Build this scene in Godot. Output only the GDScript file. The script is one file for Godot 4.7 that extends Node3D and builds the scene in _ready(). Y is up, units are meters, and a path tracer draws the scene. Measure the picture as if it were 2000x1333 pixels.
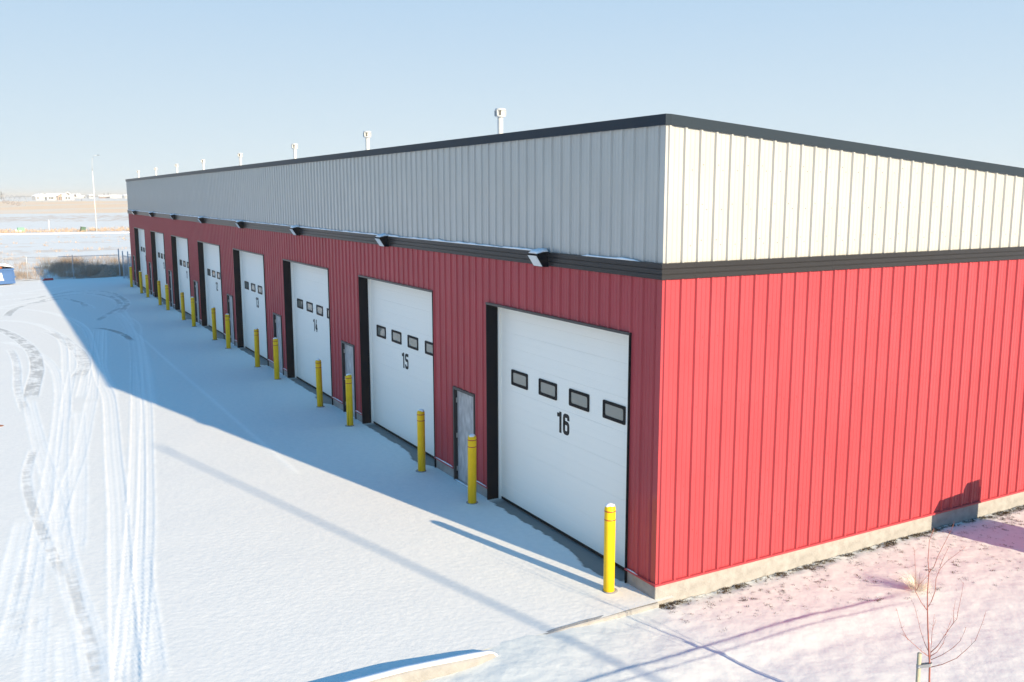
extends Node3D
# A long red and white garage building in snow, seen from a drone near its corner.
# Facade with the doors: plane x = 0, running to -z. Sunlit end wall: plane z = 0, running to +x.

const TOP := 7.653       # roof edge at the corner
const FASCIA := 7.494
const BAND_T := 5.436
const BAND_B := 5.186
const RED_B := 0.272
const SLOPE := -0.0784   # the end wall's roof edge falls with x
const LONG := 62.24
const WIDE := 25.0
const D0 := 0.774        # near jamb of door 16, from the corner
const DW := 4.941
const PITCH := 7.667
const DH := 4.262
const RIB := 0.3048
const SUN := Vector3(0.75, 1.0, 2.98)

var M := {}
var cache := {}
var names_used := {}
var rng := RandomNumberGenerator.new()
var bumpy := FastNoiseLite.new()
var broad := FastNoiseLite.new()

func lin(r, g, b) -> Color:
	return Color(r, g, b).linear_to_srgb()

func _ready():
	rng.seed = 77
	bumpy.seed = 5; bumpy.frequency = 1.0; bumpy.noise_type = FastNoiseLite.TYPE_SIMPLEX_SMOOTH; bumpy.fractal_octaves = 3
	broad.seed = 9; broad.frequency = 1.0; broad.noise_type = FastNoiseLite.TYPE_SIMPLEX_SMOOTH; broad.fractal_octaves = 4
	# camera
	var cam := Camera3D.new(); cam.name = "camera"
	cam.fov = 40.56; cam.near = 0.1; cam.far = 9000.0
	cam.position = Vector3(-8.866, 6.469, 11.127)
	cam.basis = Basis.from_euler(Vector3(-0.1569, -0.5106, -0.002))
	add_child(cam)
	# sky, exposure, haze
	var we := WorldEnvironment.new(); we.name = "world"
	var env := Environment.new()
	var sm := ProceduralSkyMaterial.new()
	sm.sky_top_color = lin(0.003, 0.167, 0.412)
	sm.sky_horizon_color = lin(0.392, 0.452, 0.478)
	sm.sky_curve = 0.316
	sm.ground_bottom_color = lin(0.4, 0.42, 0.44)
	sm.ground_horizon_color = lin(0.392, 0.452, 0.478)
	sm.sun_angle_max = 0.0
	var sky := Sky.new(); sky.sky_material = sm
	env.background_mode = Environment.BG_SKY
	env.sky = sky
	env.ambient_light_source = Environment.AMBIENT_SOURCE_SKY
	env.tonemap_mode = Environment.TONE_MAPPER_LINEAR
	env.tonemap_exposure = 1.94
	env.sdfgi_enabled = true; env.ssao_enabled = true; env.ssil_enabled = true
	env.fog_enabled = true; env.fog_density = 0.0006
	env.fog_light_color = Color(0.97, 0.965, 0.955)
	we.environment = env
	add_child(we)
	# sun
	var sun := DirectionalLight3D.new(); sun.name = "sun"
	sun.light_energy = 1.6
	sun.light_color = lin(1.0, 0.825, 0.575)
	sun.light_angular_distance = 0.5
	sun.shadow_enabled = true
	add_child(sun)
	sun.look_at_from_position(SUN * 20.0, Vector3.ZERO, Vector3.UP)

	materials()
	ground_and_field()
	pavement()
	lawn()
	building()
	kerbs()
	bollards()
	saplings()
	yard_things()
	back_fence()
	brush()
	far_things()

# ---------------------------------------------------------------- materials
func mat(key, c: Color, rough := 0.6, spec := 0.5, metal := 0.0) -> StandardMaterial3D:
	var m := StandardMaterial3D.new()
	m.resource_name = key
	m.albedo_color = c; m.roughness = rough; m.metallic_specular = spec; m.metallic = metal
	M[key] = m
	return m

func noise_tex(freq, lo: Color, hi: Color, seed_n, octaves := 4, size := 512) -> NoiseTexture2D:
	var n := FastNoiseLite.new(); n.seed = seed_n; n.frequency = freq; n.fractal_octaves = octaves
	n.noise_type = FastNoiseLite.TYPE_SIMPLEX_SMOOTH
	var t := NoiseTexture2D.new(); t.width = size; t.height = size; t.seamless = true; t.noise = n
	var g := Gradient.new(); g.set_color(0, lo); g.set_color(1, hi)
	t.color_ramp = g
	return t

func tri(m: StandardMaterial3D, per_m: Vector3):
	m.uv1_triplanar = true; m.uv1_world_triplanar = true; m.uv1_scale = per_m

func materials():
	var s := mat("snow", Color.WHITE, 0.75, 0.35)
	s.vertex_color_use_as_albedo = true
	s.albedo_texture = noise_tex(0.02, Color(0.965, 0.97, 0.975), Color(1, 1, 1), 3)
	s.heightmap_enabled = true; s.heightmap_scale = 0.34
	s.heightmap_texture = noise_tex(0.03, Color(0.0, 0.0, 0.0), Color(1, 1, 1), 4, 5)
	tri(s, Vector3(0.5, 0.5, 0.5))
	var f := mat("field_snow", Color.WHITE, 0.8, 0.2)
	f.vertex_color_use_as_albedo = true
	mat("loose_snow", lin(0.85, 0.86, 0.88), 0.7, 0.3)
	var r := mat("red_metal", lin(0.42, 0.061, 0.076), 0.30, 0.22)
	r.clearcoat_enabled = true; r.clearcoat = 0.12; r.clearcoat_roughness = 0.08
	r.albedo_texture = noise_tex(0.008, Color(0.93, 0.93, 0.93), Color(1, 1, 1), 21)
	tri(r, Vector3(0.3, 0.12, 0.3))
	var w := mat("white_metal", lin(0.43, 0.43, 0.41), 0.30, 0.5)
	w.clearcoat_enabled = true; w.clearcoat = 0.7; w.clearcoat_roughness = 0.08
	w.albedo_texture = noise_tex(0.008, Color(0.94, 0.94, 0.94), Color(1, 1, 1), 22)
	tri(w, Vector3(0.3, 0.12, 0.3))
	mat("black_trim", lin(0.018, 0.018, 0.021), 0.35, 0.5)
	mat("jamb_black", lin(0.008, 0.009, 0.013), 0.55, 0.15)
	mat("brown_trim", lin(0.024, 0.024, 0.027), 0.36, 0.32)
	mat("fascia_blue", lin(0.026, 0.037, 0.050), 0.34, 0.14)
	var d := mat("door_white", lin(0.89, 0.87, 0.81), 0.42, 0.5)
	d.heightmap_enabled = true; d.heightmap_scale = 0.08
	d.heightmap_texture = noise_tex(0.12, Color.BLACK, Color.WHITE, 31, 2)
	tri(d, Vector3(1.5, 1.5, 1.5))
	mat("rubber", lin(0.012, 0.012, 0.014), 0.8, 0.3)
	mat("window_frame", lin(0.008, 0.009, 0.012), 0.5, 0.2)
	var p := mat("pane", lin(0.18, 0.195, 0.178), 0.04, 0.9)
	p.normal_enabled = true; p.normal_scale = 0.35
	var nt := noise_tex(0.004, Color.BLACK, Color.WHITE, 33, 2); nt.as_normal_map = true; nt.bump_strength = 6.0; nt.color_ramp = null
	p.normal_texture = nt; tri(p, Vector3(1.1, 1.1, 1.1))
	mat("numeral", lin(0.022, 0.022, 0.024), 0.6, 0.3)
	var g := mat("grey_door", lin(0.56, 0.565, 0.57), 0.42, 0.5)
	g.albedo_texture = noise_tex(0.012, Color(0.72, 0.72, 0.73), Color(1, 1, 1), 41)
	tri(g, Vector3(0.9, 0.35, 0.9))
	mat("steel", lin(0.45, 0.45, 0.44), 0.3, 0.5, 0.7)
	mat("sticker", lin(0.75, 0.72, 0.72), 0.5, 0.4)
	var c := mat("concrete", lin(0.36, 0.355, 0.35), 0.85, 0.25)
	c.albedo_texture = noise_tex(0.010, Color(0.86, 0.855, 0.85), Color(1, 1, 1), 51, 6)
	c.heightmap_enabled = true; c.heightmap_scale = 0.5
	c.heightmap_texture = noise_tex(0.05, Color.BLACK, Color.WHITE, 52, 5)
	tri(c, Vector3(0.8, 0.8, 0.8))
	var y := mat("bollard_yellow", lin(0.94, 0.60, 0.014), 0.42, 0.28)
	y.albedo_texture = noise_tex(0.01, Color(0.93, 0.92, 0.9), Color(1, 1, 1), 61)
	tri(y, Vector3(0.8, 0.8, 0.8))
	mat("stripe_red", lin(0.42, 0.03, 0.012), 0.4, 0.5)
	mat("lens", lin(0.72, 0.74, 0.74), 0.12, 0.6)
	mat("vent_white", lin(0.46, 0.48, 0.49), 0.45, 0.5)
	mat("vent_dark", lin(0.10, 0.095, 0.08), 0.6, 0.4)
	mat("bark", lin(0.31, 0.10, 0.075), 0.55, 0.4)
	var st := mat("stake_wood", lin(0.50, 0.47, 0.36), 0.8, 0.25)
	st.albedo_texture = noise_tex(0.02, Color(0.8, 0.8, 0.78), Color(1, 1, 1), 71)
	tri(st, Vector3(6, 0.8, 6))
	mat("strap", lin(0.30, 0.31, 0.33), 0.5, 0.4)
	mat("galvanised", lin(0.42, 0.44, 0.47), 0.45, 0.5, 0.3)
	mat("lamp_pole", lin(0.72, 0.71, 0.68), 0.4, 0.5)
	mat("dumpster_blue", lin(0.035, 0.11, 0.29), 0.45, 0.5)
	mat("label_white", lin(0.8, 0.8, 0.8), 0.5, 0.4)
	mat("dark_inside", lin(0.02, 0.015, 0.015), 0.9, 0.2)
	mat("orange_bag", lin(0.35, 0.11, 0.04), 0.6, 0.4)
	mat("red_plastic", lin(0.40, 0.012, 0.03), 0.5, 0.4)
	mat("green_box", lin(0.05, 0.12, 0.075), 0.5, 0.4)
	mat("pale_green_box", lin(0.16, 0.40, 0.26), 0.5, 0.4)
	var tarp := mat("tan_tarp", lin(0.50, 0.40, 0.30), 0.7, 0.3)
	tarp.albedo_texture = noise_tex(0.03, Color(0.5, 0.5, 0.52), Color(1, 1, 1), 81)
	tri(tarp, Vector3(0.7, 0.7, 0.7))
	var wd := mat("weed", Color.WHITE, 0.9, 0.1); wd.vertex_color_use_as_albedo = true
	mat("house_white", lin(0.50, 0.50, 0.50), 0.8, 0.2)
	mat("house_tan", lin(0.42, 0.30, 0.22), 0.8, 0.2)
	mat("barn_brown", lin(0.22, 0.15, 0.12), 0.8, 0.2)
	mat("roof_snow", lin(0.84, 0.85, 0.87), 0.8, 0.2)
	mat("roof_dark", lin(0.07, 0.06, 0.065), 0.8, 0.2)
	mat("far_pane", lin(0.05, 0.06, 0.08), 0.1, 0.5)
	mat("pine", lin(0.03, 0.05, 0.035), 0.9, 0.1)
	mat("bare_twigs", lin(0.16, 0.10, 0.085), 0.9, 0.1)
	mat("hill", lin(0.30, 0.29, 0.27), 0.9, 0.1)
	mat("pavement_block", lin(0.20, 0.085, 0.055), 0.8, 0.2)

# ---------------------------------------------------------------- helpers
func numbered(called: String) -> String:
	var n: int = names_used.get(called, 0)
	names_used[called] = n + 1
	return called if n == 0 else "%s_%03d" % [called, n]

func tag(o, label := "", category := "", group := "", kind := ""):
	if label: o.set_meta("label", label)
	if category: o.set_meta("category", category)
	if group: o.set_meta("group", group)
	if kind: o.set_meta("kind", kind)
	return o

func thing(called: String, label: String, category: String, at := Vector3.ZERO, turn := 0.0, group := "") -> Node3D:
	var o := Node3D.new(); o.name = numbered(called)
	add_child(o)
	o.position = at; o.rotation.y = turn
	tag(o, label, category, group)
	return o

func new_st() -> SurfaceTool:
	var st := SurfaceTool.new(); st.begin(Mesh.PRIMITIVE_TRIANGLES); st.set_smooth_group(-1)
	return st

func finish(st: SurfaceTool, m: Material) -> ArrayMesh:
	st.generate_normals()
	var a := st.commit()
	a.surface_set_material(0, m)
	return a

func put(mesh: Mesh, called: String, parent: Node = self, at := Vector3.ZERO) -> MeshInstance3D:
	var o := MeshInstance3D.new(); o.mesh = mesh
	o.name = numbered(called) if parent == self else called
	parent.add_child(o, true)
	o.position = at
	return o

func obj(called: String, st: SurfaceTool, key: String, parent: Node = self, at := Vector3.ZERO) -> MeshInstance3D:
	return put(finish(st, M[key]), called, parent, at)

func quad(st: SurfaceTool, a: Vector3, b: Vector3, c: Vector3, d: Vector3):
	st.add_vertex(a); st.add_vertex(b); st.add_vertex(c)
	st.add_vertex(a); st.add_vertex(c); st.add_vertex(d)

func hexa(st: SurfaceTool, p: Array):
	# p: 0-3 bottom ring, 4-7 top ring (counterclockwise seen from above)
	quad(st, p[4], p[7], p[6], p[5]); quad(st, p[0], p[1], p[2], p[3])
	for i in 4:
		var j := (i + 1) % 4
		quad(st, p[i], p[4 + i], p[4 + j], p[j])

func box(st: SurfaceTool, a: Vector3, b: Vector3):
	hexa(st, [Vector3(a.x, a.y, b.z), Vector3(b.x, a.y, b.z), Vector3(b.x, a.y, a.z), Vector3(a.x, a.y, a.z),
		Vector3(a.x, b.y, b.z), Vector3(b.x, b.y, b.z), Vector3(b.x, b.y, a.z), Vector3(a.x, b.y, a.z)])

func soft_box(st: SurfaceTool, a: Vector3, b: Vector3, e := 0.01):
	# a box with chamfered upright edges and top edge
	var ring := func(y, i): return [Vector3(a.x + i, y, b.z - e), Vector3(a.x + e, y, b.z - i), Vector3(b.x - e, y, b.z - i), Vector3(b.x - i, y, b.z - e),
		Vector3(b.x - i, y, a.z + e), Vector3(b.x - e, y, a.z + i), Vector3(a.x + e, y, a.z + i), Vector3(a.x + i, y, a.z + e)]
	var rings := [ring.call(a.y, 0.0), ring.call(b.y - e, 0.0), ring.call(b.y, e * 0.8)]
	loft(st, rings, true, true, true)

func loft(st: SurfaceTool, rings: Array, closed := true, cap0 := true, cap1 := true):
	for k in rings.size() - 1:
		var r0: Array = rings[k]; var r1: Array = rings[k + 1]
		var n := r0.size()
		for i in (n if closed else n - 1):
			var j := (i + 1) % n
			quad(st, r0[i], r1[i], r1[j], r0[j])
	for e in 2:
		if (e == 0 and cap0) or (e == 1 and cap1):
			var r: Array = rings[0] if e == 0 else rings[-1]
			for i in range(1, r.size() - 1):
				if e == 0:
					st.add_vertex(r[0]); st.add_vertex(r[i]); st.add_vertex(r[i + 1])
				else:
					st.add_vertex(r[0]); st.add_vertex(r[i + 1]); st.add_vertex(r[i])

func tube(st: SurfaceTool, path: Array, radii: Array, sides := 6, smooth := true):
	if smooth: st.set_smooth_group(1)
	var rings := []
	for k in path.size():
		var p: Vector3 = path[k]
		var d: Vector3 = (path[mini(k + 1, path.size() - 1)] - path[maxi(k - 1, 0)]).normalized()
		var side := d.cross(Vector3.UP if absf(d.y) < 0.9 else Vector3.RIGHT).normalized()
		var up := side.cross(d).normalized()
		var ring := []
		for i in sides:
			var t := TAU * i / sides
			ring.append(p + (side * cos(t) + up * sin(t)) * float(radii[k] if radii.size() > 1 else radii[0]))
		rings.append(ring)
	loft(st, rings)
	st.set_smooth_group(-1)

func lathe(st: SurfaceTool, at: Vector3, prof: Array, sides := 16, cap := true):
	# prof: Vector2(radius, y)
	st.set_smooth_group(1)
	var rings := []
	for p in prof:
		var ring := []
		for i in sides:
			var t := -TAU * i / sides
			ring.append(at + Vector3(cos(t) * p.x, p.y, sin(t) * p.x))
		rings.append(ring)
	loft(st, rings, true, cap, cap)
	st.set_smooth_group(-1)

func extrude_z(st: SurfaceTool, outline: Array, z0: float, z1: float):
	# outline: Vector2(x, y), convex, lofted along z
	var r0 := []; var r1 := []
	for p in outline:
		r0.append(Vector3(p.x, p.y, z0)); r1.append(Vector3(p.x, p.y, z1))
	loft(st, [r0, r1])

func bar(st: SurfaceTool, a: Vector3, b: Vector3, r: float):
	tube(st, [a, b], [r, r], 4, false)

# ---------------------------------------------------------------- ground
func grid_mesh(xs: PackedFloat32Array, zs: PackedFloat32Array, h: PackedFloat32Array, col: PackedColorArray, key: String) -> ArrayMesh:
	var nx := xs.size(); var nz := zs.size()
	var v := PackedVector3Array(); v.resize(nx * nz)
	var n := PackedVector3Array(); n.resize(nx * nz)
	for j in nz:
		var ja := maxi(j - 1, 0); var jb := mini(j + 1, nz - 1)
		var dz := zs[jb] - zs[ja]
		for i in nx:
			var k := j * nx + i
			v[k] = Vector3(xs[i], h[k], zs[j])
			var ia := maxi(i - 1, 0); var ib := mini(i + 1, nx - 1)
			n[k] = Vector3(-(h[j * nx + ib] - h[j * nx + ia]) / (xs[ib] - xs[ia]), 1.0, -(h[jb * nx + i] - h[ja * nx + i]) / dz).normalized()
	var idx := PackedInt32Array(); idx.resize((nx - 1) * (nz - 1) * 6)
	var q := 0
	for j in nz - 1:
		for i in nx - 1:
			var a := j * nx + i
			idx[q] = a; idx[q + 1] = a + 1; idx[q + 2] = a + nx + 1
			idx[q + 3] = a; idx[q + 4] = a + nx + 1; idx[q + 5] = a + nx
			q += 6
	var arr := []; arr.resize(Mesh.ARRAY_MAX)
	arr[Mesh.ARRAY_VERTEX] = v; arr[Mesh.ARRAY_NORMAL] = n; arr[Mesh.ARRAY_COLOR] = col; arr[Mesh.ARRAY_INDEX] = idx
	var mesh := ArrayMesh.new()
	mesh.add_surface_from_arrays(Mesh.PRIMITIVE_TRIANGLES, arr, [], {}, 0)
	mesh.surface_set_material(0, M[key])
	return mesh

func spaced(stops: Array) -> PackedFloat32Array:
	# stops: [from, to, step, to, step, ...]
	var out := PackedFloat32Array()
	var p: float = stops[0]
	out.append(p)
	for k in range(1, stops.size(), 2):
		var to: float = stops[k]; var n := maxi(1, int(round((to - p) / float(stops[k + 1]))))
		for i in n: out.append(p + (to - p) * (i + 1) / n)
		p = to
	return out

func land(x: float, z: float) -> float:
	var d := Vector2(x + 8.9, z - 11.1).length()
	return 3.2 * smoothstep(390.0, 720.0, d) + 1.2 * smoothstep(750.0, 1600.0, d)

func ground_and_field():
	var st := new_st()
	var e := 7000.0
	for i in 14:
		for j in 14:
			var x0 := -e + i * 1000.0; var z0 := -e + j * 1000.0
			quad(st, Vector3(x0, -0.6, z0), Vector3(x0 + 1000, -0.6, z0), Vector3(x0 + 1000, -0.6, z0 + 1000), Vector3(x0, -0.6, z0 + 1000))
	tag(obj("ground", st, "loose_snow"), "flat snowy ground reaching to the horizon all around", "ground", "", "structure")
	# the fields beyond the fence: rows by distance, columns fanning out
	var nu := 190; var rows := PackedFloat32Array()
	var z := -69.2
	while z > -4200.0:
		rows.append(z)
		z -= clampf(0.0042 * (-z) * (-z) / 90.0, 0.3, 120.0)
	var nz := rows.size()
	var v := PackedVector3Array(); v.resize(nu * nz)
	var nn := PackedVector3Array(); nn.resize(nu * nz)
	var col := PackedColorArray(); col.resize(nu * nz)
	for j in nz:
		var zz := rows[j]; var d := 11.1 - zz
		for i in nu:
			var t := float(i) / (nu - 1)
			var x := -8.9 + d * lerpf(-0.14, 0.34, t)
			var y := land(x, zz)
			var edge := mini(mini(i, nu - 1 - i), nz - 1 - j)
			var c := field_colour(x, zz)
			var k := j * nu + i
			y += 0.05 * bumpy.get_noise_2d(x * 0.6, zz * 0.6) if d < 200.0 else 0.0
			if d < 120.0: y += 0.10 * maxf(0.0, broad.get_noise_2d(x * 0.4 + 40.0, zz * 0.4))
			v[k] = Vector3(x, y - 0.02 - (1.5 if edge == 0 else 0.0), zz)
			nn[k] = Vector3.UP
			col[k] = c
	var idx := PackedInt32Array()
	for j in nz - 1:
		for i in nu - 1:
			var a := j * nu + i
			idx.append_array([a, a + nu + 1, a + 1, a, a + nu, a + nu + 1])
	var arr := []; arr.resize(Mesh.ARRAY_MAX)
	arr[Mesh.ARRAY_VERTEX] = v; arr[Mesh.ARRAY_NORMAL] = nn; arr[Mesh.ARRAY_COLOR] = col; arr[Mesh.ARRAY_INDEX] = idx
	var mesh := ArrayMesh.new(); mesh.add_surface_from_arrays(Mesh.PRIMITIVE_TRIANGLES, arr)
	mesh.surface_set_material(0, M["field_snow"])
	tag(put(mesh, "field"), "snowy and tan farm fields stretching away behind the fence", "field", "", "structure")

func field_colour(x: float, z: float) -> Color:
	var d := Vector2(x + 8.9, z - 11.1).length()
	var snow := Color(0.745, 0.74, 0.71); var dry := Color(0.55, 0.40, 0.29); var tan := Color(0.88, 0.62, 0.39)
	var streak := broad.get_noise_2d(x * 0.045, z * 0.10 + 300.0)
	var fine := broad.get_noise_2d(x * 0.35 + 90.0, z * 0.22)
	var w := 0.0
	if d < 172.0:
		w = smoothstep(-0.05, 0.5, streak * 0.8 + fine * 0.6 - (d - 100.0) * 0.003) * 0.45
		w = maxf(w, smoothstep(0.1, 0.5, fine + 0.35 - absf(z + 76.0) * 0.05) * 0.7)
	elif d < 180.0: w = 0.0
	elif d < 204.0: w = smoothstep(-0.35, 0.35, fine + 0.35 - absf(d - 189.0) * 0.05 + streak * 0.4) * 0.6
	elif d < 262.0: w = smoothstep(0.25, 0.6, fine) * 0.2
	elif d < 345.0: w = smoothstep(-0.1, 0.35, streak * 0.6 + fine + 0.12 - absf(d - 300.0) * 0.006) * 0.75
	var c := snow.lerp(dry, w)
	var edge := 392.0 + 8.0 * streak
	if d > edge and d < 705.0 + 8.0 * fine:
		var p := 0.5 + 0.5 * sin(z * 0.055 + x * 0.018 + 3.0 * broad.get_noise_2d(x * 0.006, z * 0.006))
		var dusting := smoothstep(0.6, 1.0, p) * 0.34 + 0.16 * smoothstep(-0.2, 0.5, broad.get_noise_2d(x * 0.02, z * 0.009 + 50.0)) + 0.16 * smoothstep(560.0, 400.0, d)
		c = tan.lerp(snow, clampf(dusting, 0.0, 0.85))
	elif d >= 705.0:
		var far := broad.get_noise_2d(x * 0.004, z * 0.012)
		c = snow.lerp(Color(0.50, 0.42, 0.36), smoothstep(0.0, 0.5, far) * smoothstep(740.0, 900.0, d) * 0.7)
	return c

func track_points() -> Array:
	# each: [width, depth, wear, x, z, x, z, ...] of a wheel's path over the yard
	return [
		[0.36, 1.0, 0.0, -4.64, -37.82, -5.41, -30.39, -5.76, -26.61, -5.9, -23.37, -6.0, -20.4, -6.6, -13.77, -6.99, -9.29, -7.35, -5.69, -7.65, -2.65, -7.8, -1.0],
		[0.34, 1.0, 0.0, -3.09, -44.25, -3.17, -39.94, -3.47, -35.02, -4.01, -29.59, -5.19, -20.14, -6.19, -12.44, -6.84, -7.77, -7.3, -4.62, -7.6, -2.62, -7.8, -1.2],
		[0.30, 0.8, 0.0, -3.26, -34.9, -3.85, -29.49, -4.51, -23.62, -5.15, -18.47, -5.97, -12.57, -6.62, -7.97, -7.12, -4.84, -7.45, -2.91, -7.7, -1.4],
		[0.26, 1.0, 0.0, -6.88, -6.62, -7.11, -4.51, -7.26, -2.87, -7.42, -1.21],
		[0.30, 1.0, 0.05, -8.26, -21.9, -8.21, -15.89, -8.15, -12.59, -8.13, -9.65, -8.15, -5.58, -8.08, -3.71, -8.09, -1.66],
		[0.16, 0.9, 0.72, -8.13, -6.2, -8.12, -4.6, -8.08, -3.6, -8.07, -2.6, -8.09, -1.4],
		[0.18, 1.0, 0.66, -8.34, -15.27, -8.58, -12.84, -8.6, -11.03, -8.5, -8.98, -8.39, -7.5, -8.25, -5.75],
		[0.28, 0.8, 0.0, -6.48, -20.88, -7.27, -14.66, -7.79, -11.44, -8.1, -9.49, -8.33, -7.83],
		[0.24, 0.7, 0.0, -6.93, -19.48, -7.37, -13.58, -7.77, -8.88, -7.99, -6.68],
		[0.30, 0.8, 0.0, -8.73, -9.42, -8.95, -7.11, -9.08, -5.62, -9.19, -4.34],
		[0.26, 0.9, 0.25, -8.64, -8.13, -8.85, -5.97, -9.05, -4.18, -9.23, -2.87],
		[0.10, 0.9, 0.85, -8.86, -4.35, -8.95, -3.7],
		[0.10, 0.9, 0.85, -8.72, -4.4, -8.80, -3.75],
		[0.22, 0.7, 0.0, -8.36, -3.9, -8.46, -1.3],
		[0.22, 0.7, 0.0, -8.62, -5.2, -8.9, -1.3],
		[0.22, 0.8, 0.0, -9.6, -50.5, -7.6, -49.0, -6.0, -45.0, -5.2, -39.0, -5.5, -31.0, -5.9, -25.0],
		[0.22, 0.8, 0.0, -9.6, -44.5, -7.9, -43.0, -6.8, -39.5, -6.5, -34.0, -6.9, -26.0, -7.4, -18.0],
		[0.22, 0.7, 0.0, -10.0, -58.0, -6.5, -58.5, -3.6, -56.0, -2.6, -51.0, -2.7, -45.0, -3.1, -38.0],
		[0.46, 0.8, 0.60, -9.6, -42.2, -9.3, -41.33, -8.82, -39.83, -8.4, -37.86, -8.04, -35.36, -7.8, -32.96, -7.71, -30.3, -7.74, -28.63, -7.80, -27.0, -7.95, -25.13, -8.2, -22.0],
		[0.48, 0.8, 0.34, -7.0, -38.78, -6.53, -36.78, -6.27, -33.83, -6.07, -31.06, -6.09, -28.44, -6.27, -26.67, -6.63, -24.84],
		[0.40, 0.8, 0.60, -8.52, -45.63, -8.28, -47.8, -7.93, -49.8, -7.4, -51.2],
		[0.34, 0.9, 0.50, -7.4, -51.2, -7.11, -52.01, -5.8, -54.86, -4.63, -56.32, -3.83, -56.6, -2.83, -55.27, -2.37, -52.86, -2.35, -49.55, -2.8, -46.54, -3.73, -43.6, -4.43, -41.12],
		[0.34, 0.9, 0.55, -7.8, -53.6, -5.4, -57.2, -3.9, -58.6, -2.4, -57.3, -1.9, -53.6, -2.0, -49.0, -2.9, -44.6],
		[0.34, 0.9, 0.60, -7.12, -51.71, -5.88, -53.55, -5.13, -53.78, -4.62, -51.83, -4.33, -50.4, -4.37, -48.6],
		[0.28, 1.0, 0.95, -5.03, -38.65, -4.5, -38.14, -4.05, -36.88, -3.79, -35.2, -3.7, -33.19],
		[0.24, 0.9, 0.52, -8.60, -33.4, -8.5, -32.2, -8.44, -30.35, -8.42, -28.28, -8.45, -26.75, -8.5, -24.0, -8.4, -20.0],
		[0.30, 0.9, 0.0, -6.08, -26.8, -6.78, -21.05],
		[0.30, 0.9, 0.0, -5.8, -27.4, -6.5, -20.52],
		[0.24, 0.7, 0.0, -6.2, -33.0, -6.6, -27.0, -7.3, -20.0, -7.9, -12.0, -8.2, -6.0],
		[0.24, 0.7, 0.0, -8.9, -36.0, -8.0, -33.5, -7.3, -29.0, -7.25, -24.0, -7.7, -17.0, -8.45, -9.0, -8.75, -5.0],
		[0.34, 0.6, 0.0, -3.78, -58.1, -7.07, -52.94, -8.76, -50.86, -10.0, -50.0],
		[0.34, 0.6, 0.05, -3.9, -61.0, -7.0, -56.0, -9.5, -54.5],
		[0.34, 0.6, 0.05, -4.4, -64.0, -7.0, -60.0, -9.5, -59.0],
		[0.16, -0.5, 0.0, -3.3, -45.5, -2.75, -42.5, -2.62, -38.8, -3.1, -34.6, -3.6, -29.5, -4.25, -23.6, -4.9, -18.4],
		[0.16, -0.5, 0.0, -4.3, -38.0, -5.05, -30.4, -5.45, -26.6, -5.6, -23.4, -5.75, -20.4],
		[0.16, -0.5, 0.0, -8.2, -52.5, -5.6, -56.4, -3.8, -58.0, -2.2, -55.8, -1.7, -52.0, -1.9, -48.6, -2.6, -45.8],
		[0.16, -0.5, 0.0, -7.2, -50.2, -5.9, -51.8, -4.9, -51.6, -4.0, -49.2, -4.0, -46.8],
		[0.16, -0.5, 0.0, -3.17, -37.0, -3.16, -25.6, -3.1, -19.8, -3.05, -13.0, -3.02, -9.5],
	]

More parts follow.
